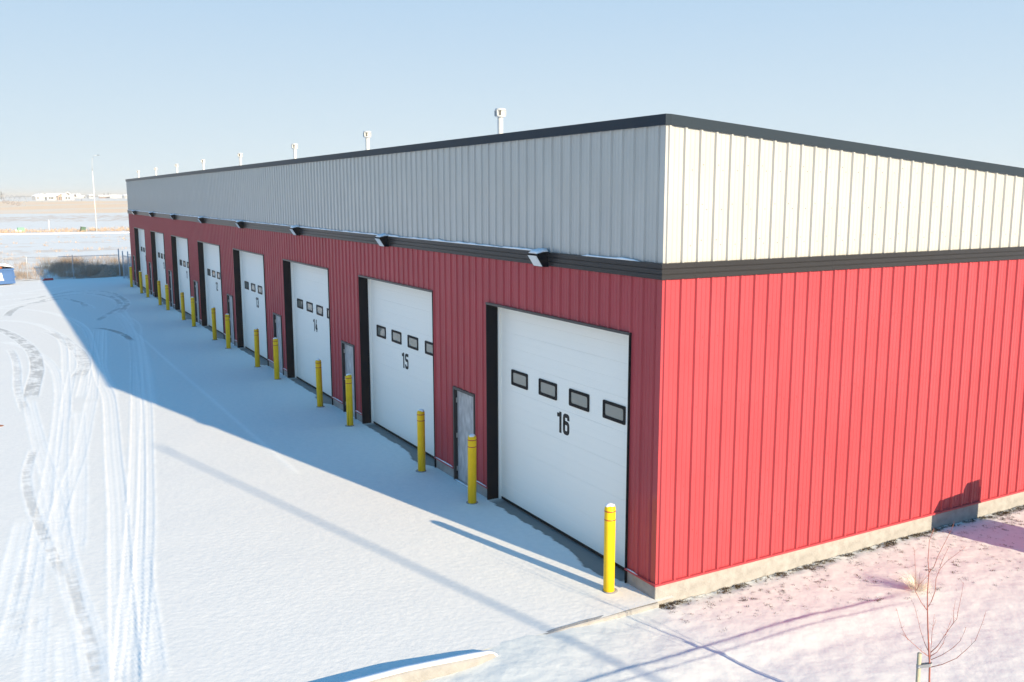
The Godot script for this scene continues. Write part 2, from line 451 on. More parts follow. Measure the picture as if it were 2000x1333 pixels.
func pavement():
	var xs := spaced([-18.0, -9.7, 0.35, -4.4, 0.03, -1.0, 0.055, 0.33, 0.025])
	var zs := spaced([-69.3, -40.0, 0.22, -22.0, 0.11, -9.0, 0.06, 0.08, 0.04])
	var nx := xs.size(); var nz := zs.size()
	var h := PackedFloat32Array(); h.resize(nx * nz)
	var bare := PackedFloat32Array(); bare.resize(nx * nz)
	var packed := PackedFloat32Array(); packed.resize(nx * nz)
	var inner := PackedFloat32Array(); inner.resize(nx * nz)
	for j in nz:
		var z := zs[j]
		for i in nx:
			var x := xs[i]
			var k := j * nx + i
			var y := 0.006 * broad.get_noise_2d(x * 0.35, z * 0.35)
			if z > -34.0 and x > -9.8: y += 0.0012 * bumpy.get_noise_2d(x * 3.6 + z * 1.2, z * 6.5 - x * 1.6) * smoothstep(-34.0, -14.0, z)
			h[k] = y
			# wind keeps a strip of slab bare before each door
			if x > -1.6:
				var u := fposmod(-z - D0, PITCH)
				var n := bumpy.get_noise_2d(x * 2.0, z * 2.2) * 0.06 + bumpy.get_noise_2d(x * 9.0 + 7.0, z * 9.0) * 0.025
				var bay := smoothstep(0.0, 0.16, u) * smoothstep(DW + 0.1, DW - 0.25, u)
				var reach := -0.02 - 0.21 * smoothstep(1.9, 0.75, u) * smoothstep(0.12, 0.5, u)
				var b := smoothstep(-0.03, 0.03, x - reach + n) * bay if -z > 0.2 and -z < LONG else 0.0
				bare[k] = b
				h[k] += 0.022 * smoothstep(-1.5, -0.4, x) - 0.03 * b
	# wheel tracks pressed into the snow
	for tr in track_points():
		var w: float = tr[0]; var depth: float = tr[1]; var wear: float = tr[2]
		var c := Curve3D.new(); c.bake_interval = 0.06
		var n: int = (tr.size() - 3) / 2
		for q in n:
			var p := Vector3(tr[3 + q * 2], 0, tr[4 + q * 2])
			var a := Vector3(tr[3 + maxi(q - 1, 0) * 2], 0, tr[4 + maxi(q - 1, 0) * 2])
			var b := Vector3(tr[3 + mini(q + 1, n - 1) * 2], 0, tr[4 + mini(q + 1, n - 1) * 2])
			var t := (b - a) / 6.0
			c.add_point(p, -t, t)
		var pts := c.get_baked_points()
		var best := {}
		var reach := w * 0.5 + 0.16
		var run := 0.0
		for s in pts.size() - 1:
			var p := pts[s]; var dir := (pts[s + 1] - p).normalized()
			run += pts[s].distance_to(pts[s + 1])
			var fade := minf(1.0, minf(s, pts.size() - 1 - s) * 0.06)
			var i0 := xs.bsearch(p.x - reach); var i1 := xs.bsearch(p.x + reach)
			var j0 := zs.bsearch(p.z - reach); var j1 := zs.bsearch(p.z + reach)
			for j in range(j0, mini(j1, nz)):
				for i in range(i0, mini(i1, nx)):
					var ex := xs[i] - p.x; var ez := zs[j] - p.z
					var along := ex * dir.x + ez * dir.z
					if absf(along) > 0.13: continue
					var d := ex * dir.z - ez * dir.x
					var k := j * nx + i
					if not best.has(k) or absf(along) < best[k][1]:
						best[k] = [d, absf(along), fade, run]
		for k in best:
			var d: float = best[k][0]; var fade: float = best[k][2]; var s: float = best[k][3]
			var a := absf(d) / (w * 0.5)
			var inside := smoothstep(1.05, 0.9, a)
			var grooves := 0.5 + 0.5 * cos(d / w * TAU * 3.0)
			var berm := exp(-pow((absf(d) - w * 0.5 - 0.03) / 0.035, 2.0)) * (0.7 + 0.6 * bumpy.get_noise_2d(s * 1.3, w * 50.0 + depth))
			if depth < 0.0:
				h[k] += 0.008 * exp(-pow(d / 0.05, 2.0)) * fade
				packed[k] = maxf(packed[k], 0.7 * exp(-pow(d / 0.07, 2.0)) * fade)
				continue
			h[k] += (-0.008 * inside + 0.003 * grooves * inside + 0.006 * berm) * (1.0 if pts[0].z > -24.0 else 1.5) * depth * fade
			packed[k] = maxf(packed[k], (inside * 0.55 * grooves + berm) * fade)
			inner[k] = maxf(inner[k] * 0.7, inside * fade * depth)
			if wear > 0.0:
				var patch := smoothstep(0.40 - wear * 0.6, 0.95 - wear * 0.5, 0.42 + 0.6 * bumpy.get_noise_2d(s * 0.5, d * 2.0 + w * 31.0) + 0.55 * bumpy.get_noise_2d(s * 4.5, d * 1.2) + 0.25 * bumpy.get_noise_2d(s * 2.0, d * 14.0))
				bare[k] = maxf(bare[k], inside * patch * fade * (minf(0.42, 0.04 + wear * 0.42) if pts[0].z > -38.0 else minf(0.7, 0.1 + wear * 0.7)))
	var col := PackedColorArray(); col.resize(nx * nz)
	var fresh := Color(0.80, 0.78, 0.735); var pressed := Color(0.90, 0.885, 0.85); var thin := Color(0.83, 0.812, 0.77); var slab := Color(0.235, 0.225, 0.21)
	for j in nz:
		for i in nx:
			var k := j * nx + i
			col[k] = fresh.lerp(thin, inner[k]).lerp(pressed, minf(1.0, packed[k])).lerp(slab, bare[k])
	# bare wet rings where the bollards stand
	tag(put(grid_mesh(xs, zs, h, col, "snow"), "pavement"), "snow covered concrete yard before the garage doors, crossed by wheel tracks", "pavement", "", "structure")

func lawn_height(x: float, z: float) -> float:
	var y := lerpf(-0.075, 0.004, smoothstep(-0.2, -2.5, x)) + 0.03 * smoothstep(2.0, 6.0, x)
	y -= 0.03 * smoothstep(-2.9, -3.6, x)
	y += 0.018 * broad.get_noise_2d(x * 0.5, z * 0.5 + 20.0) + 0.009 * bumpy.get_noise_2d(x * 1.7, z * 2.2)
	# the low snow ridge over the bed's edge
	var rz := 1.50 + 0.012 * x * x * smoothstep(0.5, 3.0, x) * 1.4 + (0.03 * (-x) if x < 0.0 else 0.0)
	var f := smoothstep(4.3, 3.0, x)
	y += 0.035 * f * smoothstep(-0.10, 0.05, z - rz) * smoothstep(0.9, 0.1, z - rz)
	y += 0.016 * f * smoothstep(-0.05, 0.03, z - rz - 0.26) * smoothstep(0.6, 0.05, z - rz - 0.26)
	return y

func lawn():
	var xs := spaced([-11.0, -4.0, 0.12, 7.5, 0.035, 13.0, 0.07, 30.0, 0.8])
	var zs := spaced([0.02, 4.8, 0.035, 12.0, 0.2, 30.0, 2.0])
	var nx := xs.size(); var nz := zs.size()
	var h := PackedFloat32Array(); h.resize(nx * nz)
	var col := PackedColorArray(); col.resize(nx * nz)
	for j in nz:
		for i in nx:
			var k := j * nx + i
			h[k] = lawn_height(xs[i], zs[j])
			if zs[j] < 0.3 and xs[i] > 0.0: h[k] -= 0.03 * smoothstep(0.3, 0.05, zs[j]) * (0.6 + broad.get_noise_2d(xs[i] * 2.0, 3.0))
			col[k] = Color(0.72, 0.73, 0.70)
	tag(put(grid_mesh(xs, zs, h, col, "snow"), "lawn"), "snow covered lawn along the sunlit end wall", "lawn", "", "structure")

# ---------------------------------------------------------------- building
func profile(u: float, phase: float) -> float:
	var k := 0.80 if phase > 0.1 else 1.0
	var d := fposmod(u - phase, RIB)
	var pts := [[0.0, 0.0], [0.018, 0.034], [0.050, 0.034], [0.068, 0.0], [0.130, 0.0], [0.143, 0.007], [0.156, 0.0], [0.216, 0.0], [0.229, 0.007], [0.242, 0.0], [RIB, 0.0]]
	for i in pts.size() - 1:
		if d <= pts[i + 1][0]: return k * lerpf(pts[i][1], pts[i + 1][1], (d - pts[i][0]) / (pts[i + 1][0] - pts[i][0]))
	return 0.0

func breaks(u0: float, u1: float, phase: float) -> Array:
	var out := [u0]
	var k := floori((u0 - phase) / RIB)
	while phase + k * RIB < u1:
		for b in [0.0, 0.018, 0.050, 0.068, 0.130, 0.143, 0.156, 0.216, 0.229, 0.242]:
			var u: float = phase + k * RIB + b
			if u > u0 + 0.001 and u < u1 - 0.001: out.append(u)
		k += 1
	out.append(u1)
	return out

func cladding(parent: Node, facade: bool, u0: float, u1: float, y0: float, y1: float, key: String, slope := 0.0):
	var phase := 0.140 if facade else 0.0285
	var shift := floorf((u0 - phase) / RIB) * RIB
	var id := "%s %d %d %d %d %d %s" % [facade, roundi((u0 - shift) * 1000), roundi((u1 - u0) * 1000), roundi(y0 * 1000), roundi(y1 * 1000), roundi(slope * u0 * 10000), key]
	if not cache.has(id):
		var st := new_st()
		var us := breaks(u0 - shift, u1 - shift, phase)
		for i in us.size() - 1:
			var a: float = us[i]; var b: float = us[i + 1]
			var ha := profile(a + (0.0001 if i == 0 else 0.0), phase); var hb := profile(b - (0.0001 if i == us.size() - 2 else 0.0), phase)
			var ya := y1 + slope * (a + shift); var yb := y1 + slope * (b + shift)
			if facade:
				quad(st, Vector3(-ha, y0, -a), Vector3(-hb, y0, -b), Vector3(-hb, yb, -b), Vector3(-ha, ya, -a))
			else:
				quad(st, Vector3(a, y0, ha), Vector3(a, ya, ha), Vector3(b, yb, hb), Vector3(b, y0, hb))
		cache[id] = finish(st, M[key])
	put(cache[id], "panel", parent, Vector3(0, 0, -shift) if facade else Vector3(shift, 0, 0))

func cladding_run(parent: Node, facade: bool, u0: float, u1: float, y0: float, y1: float, key: String, slope := 0.0):
	var phase := 0.140 if facade else 0.0285
	var step := RIB * 3.0
	var a := u0
	while a < u1 - 0.002:
		var nxt := phase + (floorf((a - phase) / step + 0.0001) + 1.0) * step
		var b := minf(nxt, u1)
		if b - a > 0.004: cladding(parent, facade, a, b, y0, y1, key, slope)
		a = b

func facade_box(st: SurfaceTool, u0: float, u1: float, y0: float, y1: float, x0: float, x1: float):
	box(st, Vector3(x0, y0, -u1), Vector3(x1, y1, -u0))

func pier_wall(st: SurfaceTool, u0: float, u1: float, k: int):
	var m0 := 6.317 + (k - 1) * PITCH
	facade_box(st, u0, m0, RED_B, BAND_B - 0.003, 0.006, 0.30)
	facade_box(st, m0, m0 + 1.083, 2.203, BAND_B - 0.003, 0.006, 0.30)
	facade_box(st, m0 + 1.083, u1, RED_B, BAND_B - 0.003, 0.006, 0.30)

func building():
	var b := thing("garage_building", "long metal garage building, red below and white above, with eight numbered white doors", "building")
	# upper walls
	var st := new_st()
	facade_box(st, 0.02, LONG, BAND_B, FASCIA + 0.08, 0.006, 0.30)
	var upper := obj("upper_wall", st, "white_metal", b)
	cladding_run(upper, true, 0.0, LONG, BAND_T - 0.02, FASCIA + 0.02, "white_metal")
	st = new_st()
	hexa(st, [Vector3(0.31, BAND_B, -0.006), Vector3(WIDE, BAND_B, -0.006), Vector3(WIDE, BAND_B, -0.3), Vector3(0.31, BAND_B, -0.3),
		Vector3(0.31, FASCIA + 0.05, -0.006), Vector3(WIDE, FASCIA + 0.05 + SLOPE * WIDE, -0.006), Vector3(WIDE, FASCIA + 0.05 + SLOPE * WIDE, -0.3), Vector3(0.31, FASCIA + 0.05, -0.3)])
	var upper_end := obj("upper_end_wall", st, "white_metal", b)
	cladding_run(upper_end, false, 0.0, WIDE, BAND_T - 0.02, FASCIA + 0.02, "white_metal", SLOPE)
	# lower facade: piers and headers
	st = new_st()
	var uu := 0.0
	for k in 8:
		var ua := D0 + k * PITCH; var ub := ua + DW
		if k == 0: facade_box(st, 0.02, ua, RED_B, BAND_B - 0.003, 0.006, 0.30)
		else: pier_wall(st, uu, ua, k)
		facade_box(st, ua, ub, DH + 0.01, BAND_B - 0.003, 0.006, 0.30)
		uu = ub
	pier_wall(st, uu, LONG, 8)
	var lower := obj("lower_wall", st, "red_metal", b)
	uu = 0.0
	for k in 9:
		var ua := D0 + k * PITCH if k < 8 else LONG; var ub := ua + DW
		if k == 0:
			cladding_run(lower, true, 0.0, ua - 0.02, RED_B + 0.012, BAND_B + 0.02, "red_metal")
		else:
			var m0 := 6.317 + (k - 1) * PITCH; var m1 := m0 + 1.083
			cladding_run(lower, true, uu + 0.02, m0 - 0.005, RED_B + 0.012, BAND_B + 0.02, "red_metal")
			cladding_run(lower, true, m0 - 0.005, m1 + 0.005, 2.205, BAND_B + 0.02, "red_metal")
			cladding_run(lower, true, m1 + 0.005, ua - (0.02 if k < 8 else 0.0), RED_B + 0.012, BAND_B + 0.02, "red_metal")
		if k < 8: cladding_run(lower, true, ua - 0.02, ub + 0.02, DH + 0.012, BAND_B + 0.02, "red_metal")
		uu = ub
	st = new_st()
	box(st, Vector3(0.31, RED_B, -0.3), Vector3(WIDE, BAND_B - 0.003, -0.006))
	var lower_end := obj("lower_end_wall", st, "red_metal", b)
	cladding_run(lower_end, false, 0.0, WIDE, RED_B + 0.012, BAND_B + 0.02, "red_metal")
	# rear and far walls, roof
	st = new_st()
	box(st, Vector3(WIDE - 0.3, -0.3, -LONG), Vector3(WIDE, FASCIA + SLOPE * WIDE, -0.31))
	obj("rear_wall", st, "white_metal", b)
	st = new_st()
	hexa(st, [Vector3(0.31, -0.3, -LONG), Vector3(WIDE - 0.31, -0.3, -LONG), Vector3(WIDE - 0.31, -0.3, -LONG - 0.25), Vector3(0.31, -0.3, -LONG - 0.25),
		Vector3(0.31, FASCIA, -LONG), Vector3(WIDE - 0.31, FASCIA + SLOPE * WIDE, -LONG), Vector3(WIDE - 0.31, FASCIA + SLOPE * WIDE, -LONG - 0.25), Vector3(0.31, FASCIA, -LONG - 0.25)])
	obj("far_end_wall", st, "white_metal", b)
	st = new_st()
	hexa(st, [Vector3(0.05, TOP - 0.14, -0.05), Vector3(WIDE, TOP - 0.14 + SLOPE * WIDE, -0.05), Vector3(WIDE, TOP - 0.14 + SLOPE * WIDE, -LONG), Vector3(0.05, TOP - 0.14, -LONG),
		Vector3(0.05, TOP - 0.03, -0.05), Vector3(WIDE, TOP - 0.03 + SLOPE * WIDE, -0.05), Vector3(WIDE, TOP - 0.03 + SLOPE * WIDE, -LONG), Vector3(0.05, TOP - 0.03, -LONG)])
	obj("roof", st, "roof_snow", b)
	# roof edge
	st = new_st()
	box(st, Vector3(-0.05, FASCIA, -LONG - 0.04), Vector3(0.045, TOP, 0.048))
	var f := obj("fascia", st, "fascia_blue", b)
	st = new_st()
	hexa(st, [Vector3(0.047, FASCIA, 0.05), Vector3(WIDE, FASCIA + SLOPE * WIDE, 0.05), Vector3(WIDE, FASCIA + SLOPE * WIDE, -0.045), Vector3(0.047, FASCIA, -0.045),
		Vector3(0.047, TOP, 0.05), Vector3(WIDE, TOP + SLOPE * WIDE, 0.05), Vector3(WIDE, TOP + SLOPE * WIDE, -0.045), Vector3(0.047, TOP, -0.045)])
	obj("fascia", st, "fascia_blue", b)
	# dark band, in lengths of trim with three steps
	var band_prof := [[BAND_B, 0.034], [BAND_B + 0.006, 0.056], [BAND_B + 0.075, 0.060], [BAND_B + 0.080, 0.046], [BAND_B + 0.088, 0.046], [BAND_B + 0.093, 0.062],
		[BAND_B + 0.160, 0.066], [BAND_B + 0.165, 0.050], [BAND_B + 0.173, 0.050], [BAND_B + 0.178, 0.068], [BAND_T, 0.072], [BAND_T + 0.004, 0.0]]
	var band := Node3D.new(); band.name = "trim_band"; b.add_child(band)
	var start := -0.07
	for k in 22:
		var a := start; var e := minf(2.875 + k * 3.05, LONG)
		st = new_st()
		for i in band_prof.size() - 1:
			var p: Array = band_prof[i]; var q: Array = band_prof[i + 1]
			var ea: float = p[1] if k == 0 else -a - 0.002; var eq: float = q[1] if k == 0 else -a - 0.002
			quad(st, Vector3(-p[1], p[0], ea), Vector3(-p[1], p[0], -e), Vector3(-q[1], q[0], -e), Vector3(-q[1], q[0], eq))
		obj("trim_length", st, "brown_trim", band)
		start = e
		if e >= LONG: break
	start = 0.0
	for k in 9:
		var a := start; var e := minf(0.5795 + k * 3.05, WIDE)
		st = new_st()
		for i in band_prof.size() - 1:
			var p: Array = band_prof[i]; var q: Array = band_prof[i + 1]
			var ea: float = -p[1] if k == 0 else a + 0.002; var eq: float = -q[1] if k == 0 else a + 0.002
			quad(st, Vector3(ea, p[0], p[1]), Vector3(eq, q[0], q[1]), Vector3(e, q[0], q[1]), Vector3(e, p[0], p[1]))
		obj("trim_length", st, "brown_trim", band)
		start = e
	# corner trims
	for c in [["white_metal", BAND_T + 0.005, FASCIA - 0.002], ["red_metal", RED_B + 0.014, BAND_B - 0.002]]:
		st = new_st()
		box(st, Vector3(-0.010, c[1], -0.115), Vector3(0.0, c[2], 0.010)); box(st, Vector3(0.0, c[1], 0.0), Vector3(0.13, c[2], 0.010))
		obj("corner_trim", st, c[0], b)
	st = new_st()
	box(st, Vector3(-0.012, RED_B + 0.01, -LONG - 0.02), Vector3(0.02, FASCIA, -LONG))
	obj("corner_trim", st, "white_metal", b)
	# base: concrete and red flashing
	var base := Node3D.new(); base.name = "foundation"; b.add_child(base)
	uu = 0.0
	for k in 9:
		var ua := D0 + k * PITCH if k < 8 else LONG
		var pieces := [[uu, ua]] if k == 0 else [[uu, 6.317 + (k - 1) * PITCH], [6.317 + (k - 1) * PITCH + 1.083, ua]]
		for p in pieces:
			st = new_st()
			facade_box(st, p[0] + (0.002 if k == 0 else 0.0), p[1], -0.3, RED_B - 0.004, -0.004, 0.30)
			obj("concrete_pier", st, "concrete", base)
			st = new_st()
			hexa(st, [Vector3(-0.052, RED_B - 0.012, -p[0] + (0.052 if k == 0 and p[0] == 0.0 else -0.005)), Vector3(0.004, RED_B - 0.012, -p[0]), Vector3(0.004, RED_B - 0.012, -p[1]), Vector3(-0.052, RED_B - 0.012, -p[1] + 0.005),
				Vector3(-0.048, RED_B + 0.016, -p[0] + (0.048 if k == 0 and p[0] == 0.0 else -0.005)), Vector3(0.004, RED_B + 0.022, -p[0]), Vector3(0.004, RED_B + 0.022, -p[1]), Vector3(-0.048, RED_B + 0.016, -p[1] + 0.005)])
			obj("flashing", st, "red_metal", base)
		uu = ua + DW
	st = new_st()
	box(st, Vector3(0.002, -0.4, -0.3), Vector3(WIDE, RED_B - 0.004, 0.004))
	obj("concrete_base", st, "concrete", base)
	st = new_st()
	hexa(st, [Vector3(-0.05, RED_B - 0.012, 0.052), Vector3(WIDE, RED_B - 0.012, 0.052), Vector3(WIDE, RED_B - 0.012, -0.004), Vector3(0.006, RED_B - 0.012, -0.004),
		Vector3(-0.046, RED_B + 0.016, 0.048), Vector3(WIDE, RED_B + 0.016, 0.048), Vector3(WIDE, RED_B + 0.022, -0.004), Vector3(0.006, RED_B + 0.022, -0.004)])
	obj("flashing", st, "red_metal", base)
	# snow lying along the flashing
	st = new_st()
	uu = 0.0
	for k in 8:
		var spans := [[D0 * 0.02, D0 - 0.35]] if k == 0 else []
		var m0 := 6.317 + k * PITCH
		spans.append([D0 + k * PITCH + DW + 0.05, m0 - 0.03]); spans.append([m0 + 1.12, D0 + (k + 1) * PITCH - 0.03])
		for s in spans:
			if s[1] > LONG: continue
			if k == 0 and s[0] < 0.1: s = [0.42, 0.74]
			ridge(st, Vector3(-0.028, RED_B + 0.016, -s[0]), Vector3(-0.028, RED_B + 0.016, -s[1]), 0.02, 0.018, 0.06)
	obj("flashing_snow", st, "loose_snow", base)
	doors(b)
	lights_and_vents(b)
	# screws of the end wall: rows on the girts
	st = new_st()
	for row in [1.05, 1.9, 3.1, 4.3, 5.75, 6.3, 6.9]:
		for k in 33:
			for side in 2:
				var u: float = 0.0285 + RIB * (k + 1) + (0.10 if side else 0.19)
				var y: float = row + (0.02 if side else -0.06)
				if y < FASCIA + SLOPE * u - 0.1 and (k + side + int(row * 3.0)) % 3 != 0: soft_box(st, Vector3(u - 0.006, y - 0.006, 0.0), Vector3(u + 0.006, y + 0.006, 0.006), 0.002)
	tag(obj("wall_screw_heads", st, "brown_trim", b), "", "", "", "stuff")

func ridge(st: SurfaceTool, a: Vector3, b: Vector3, half: float, high: float, step := 0.12):
	# an uneven bank of snow lying from a to b
	var n := maxi(2, int(a.distance_to(b) / step))
	var side := (b - a).cross(Vector3.UP).normalized()
	var rings := []
	for i in n + 1:
		var t := float(i) / n
		var p := a.lerp(b, t)
		var e := clampf(minf(t, 1.0 - t) * n * 0.5, 0.03, 1.0)
		var k := e * (0.85 + 0.75 * bumpy.get_noise_2d(p.x * 1.2 + p.z * 1.4, p.y * 3.0))
		k = clampf(k, 0.05, 1.6)
		var w := half * (0.75 + 0.25 * minf(1.0, k))
		rings.append([p - side * w, p - side * w * 0.9 + Vector3(0, high * 0.6 * k, 0), p - side * w * 0.3 + Vector3(0, high * k, 0), p + side * w * 0.5 + Vector3(0, high * 0.95 * k, 0), p + side * w, p + side * w - Vector3(0, 0.002, 0)])
	st.set_smooth_group(1)
	loft(st, rings)
	st.set_smooth_group(-1)

func rounded(w: float, h: float, r: float, n := 4) -> Array:
	var out := []
	for c in 4:
		var cx := (w * 0.5 - r) * (1.0 if c == 0 or c == 3 else -1.0); var cy := (h * 0.5 - r) * (1.0 if c < 2 else -1.0)
		for i in n + 1:
			var t := PI * 0.5 * (c + float(i) / n)
			out.append(Vector2(cx + r * cos(t), cy + r * sin(t)))
	return out

func doors(b: Node3D):
	var proto := Node3D.new(); proto.name = "overhead_door"
	var st: SurfaceTool
	var X := 0.275
	# white stop mouldings at both sides
	for s in [[D0 + 0.006, D0 + 0.05], [D0 + DW - 0.05, D0 + DW - 0.006]]:
		st = new_st()
		facade_box(st, s[0], s[1], 0.0, DH - 0.02, 0.222, X + 0.03)
		obj("stop_moulding", st, "door_white", proto)
	# seven sections, each pressed with shallow lines
	for k in 7:
		var y0 := 0.065 + k * 0.6; var y1 := y0 + 0.5995 if k < 6 else DH - 0.01
		st = new_st()
		var prof := [[y0, 0.0035], [y0 + 0.003, 0.0]]
		for q in range(1, 4):
			var ym := y0 + q * 0.15
			prof.append_array([[ym - 0.003, 0.0], [ym, 0.0012 if q != 2 else 0.0025], [ym + 0.003, 0.0]])
		prof.append_array([[y1 - 0.003, 0.0], [y1, 0.0035]])
		for i in prof.size() - 1:
			var p: Array = prof[i]; var q: Array = prof[i + 1]
			quad(st, Vector3(X + p[1], p[0], -D0 - 0.02), Vector3(X + p[1], p[0], -D0 - DW + 0.02), Vector3(X + q[1], q[0], -D0 - DW + 0.02), Vector3(X + q[1], q[0], -D0 - 0.02))
		facade_box(st, D0 + 0.02, D0 + DW - 0.02, y0, y1, X + 0.012, X + 0.05)
		obj("door_section", st, "door_white", proto)
	st = new_st()
	facade_box(st, D0 + 0.052, D0 + DW - 0.052, 0.012, 0.062, X - 0.004, X + 0.045)
	obj("bottom_seal", st, "rubber", proto)
	# four windows
	var outer := rounded(0.66, 0.322, 0.025); var inner := rounded(0.55, 0.212, 0.035)
	st = new_st()
	for i in outer.size():
		var j := (i + 1) % outer.size()
		var a: Vector2 = outer[i]; var c: Vector2 = outer[j]; var d: Vector2 = inner[i]; var e: Vector2 = inner[j]
		var F := -0.018
		quad(st, Vector3(F, a.y, a.x), Vector3(F, c.y, c.x), Vector3(F + 0.003, e.y, e.x), Vector3(F + 0.003, d.y, d.x))
		quad(st, Vector3(0.004, a.y, a.x), Vector3(0.004, c.y, c.x), Vector3(F, c.y, c.x), Vector3(F, a.y, a.x))
		quad(st, Vector3(F + 0.003, d.y, d.x), Vector3(F + 0.003, e.y, e.x), Vector3(-0.002, e.y, e.x), Vector3(-0.002, d.y, d.x))
	var frame := finish(st, M["window_frame"])
	st = new_st()
	for i in range(1, inner.size() - 1):
		for q in [inner[0], inner[i + 1], inner[i]]: st.add_vertex(Vector3(-0.004, q.y, q.x))
	var pane := finish(st, M["pane"])
	for u in [4.870, 3.770, 2.675, 1.580]:
		put(frame, "window_frame", proto, Vector3(X, 2.762, -u))
		put(pane, "pane", proto, Vector3(X, 2.762, -u))
	# black trim of the opening
	var trim := Node3D.new(); trim.name = "door_opening_trim"
	st = new_st()
	facade_box(st, D0 + DW - 0.004, D0 + DW + 0.022, 0.0, DH + 0.012, -0.040, 0.222)
	obj("jamb", st, "jamb_black", trim)
	st = new_st()
	facade_box(st, D0 - 0.022, D0 + 0.004, 0.0, DH + 0.012, -0.040, 0.222)
	obj("jamb", st, "jamb_black", trim)
	st = new_st()
	facade_box(st, D0 - 0.024, D0 + DW + 0.024, DH - 0.03, DH + 0.014, -0.048, 0.30)
	obj("head", st, "black_trim", trim)
	# grey entry door
	var entry := Node3D.new(); entry.name = "entry_door"
	var m0 := 6.317; var m1 := m0 + 1.083
	st = new_st()
	facade_box(st, m0, m0 + 0.055, 0.0, 2.20, -0.034, 0.14); facade_box(st, m1 - 0.055, m1, 0.0, 2.20, -0.034, 0.14); facade_box(st, m0 + 0.055, m1 - 0.055, 2.14, 2.20, -0.034, 0.14)
	obj("door_frame", st, "black_trim", entry)
	st = new_st()
	facade_box(st, m0 + 0.055, m1 - 0.055, 0.03, 2.14, 0.055, 0.10)
	obj("door_leaf", st, "grey_door", entry)
	st = new_st()
	facade_box(st, m0 + 0.02, m1 - 0.02, -0.01, 0.028, -0.06, 0.12)
	obj("threshold", st, "steel", entry)
	for y in [0.28, 1.06, 1.88]:
		st = new_st()
		facade_box(st, m1 - 0.066, m1 - 0.045, y - 0.055, y + 0.055, 0.02, 0.054)
		obj("hinge", st, "steel", entry)
	st = new_st()
	facade_box(st, m0 + 0.10, m0 + 0.14, 0.97, 1.06, 0.035, 0.054); facade_box(st, m0 + 0.10, m0 + 0.23, 1.0, 1.022, -0.005, 0.012); facade_box(st, m0 + 0.11, m0 + 0.13, 1.0, 1.022, 0.012, 0.036)
	obj("handle", st, "steel", entry)
	st = new_st()
	facade_box(st, m0 + 0.10, m0 + 0.17, 1.54, 1.62, 0.051, 0.054)
	obj("sticker", st, "sticker", entry)
	st = new_st()
	ridge(st, Vector3(-0.02, 0.028, -m0 - 0.06), Vector3(-0.02, 0.028, -m1 + 0.06), 0.03, 0.02, 0.1)
	obj("sill_snow", st, "loose_snow", entry)
	for k in 8:
		for p in [proto, trim, entry]:
			var o = p if k == 7 else p.duplicate()
			o.name = p.name
			b.add_child(o, true)
			o.position = Vector3(0, 0, -k * PITCH)
			if p == proto: numerals(o, str(16 - k))
		b.get_child(b.get_child_count() - 1)
	st = null

func numerals(door: Node3D, text: String):
	var H := 0.41; var W := 0.225
	var widths := {"1": 0.155}
	var total := 0.0
	for ch in text: total += widths.get(ch, W) + 0.05
	total -= 0.05
	var u := 3.215 + total * 0.5
	if text.length() == 1: u = 3.215 + W * 0.5
	for ch in text:
		var st := new_st()
		digit(st, ch, widths.get(ch, W), H)
		obj("numeral", st, "numeral", door, Vector3(0.2725, 2.00, -u))
		u -= widths.get(ch, W) + 0.05

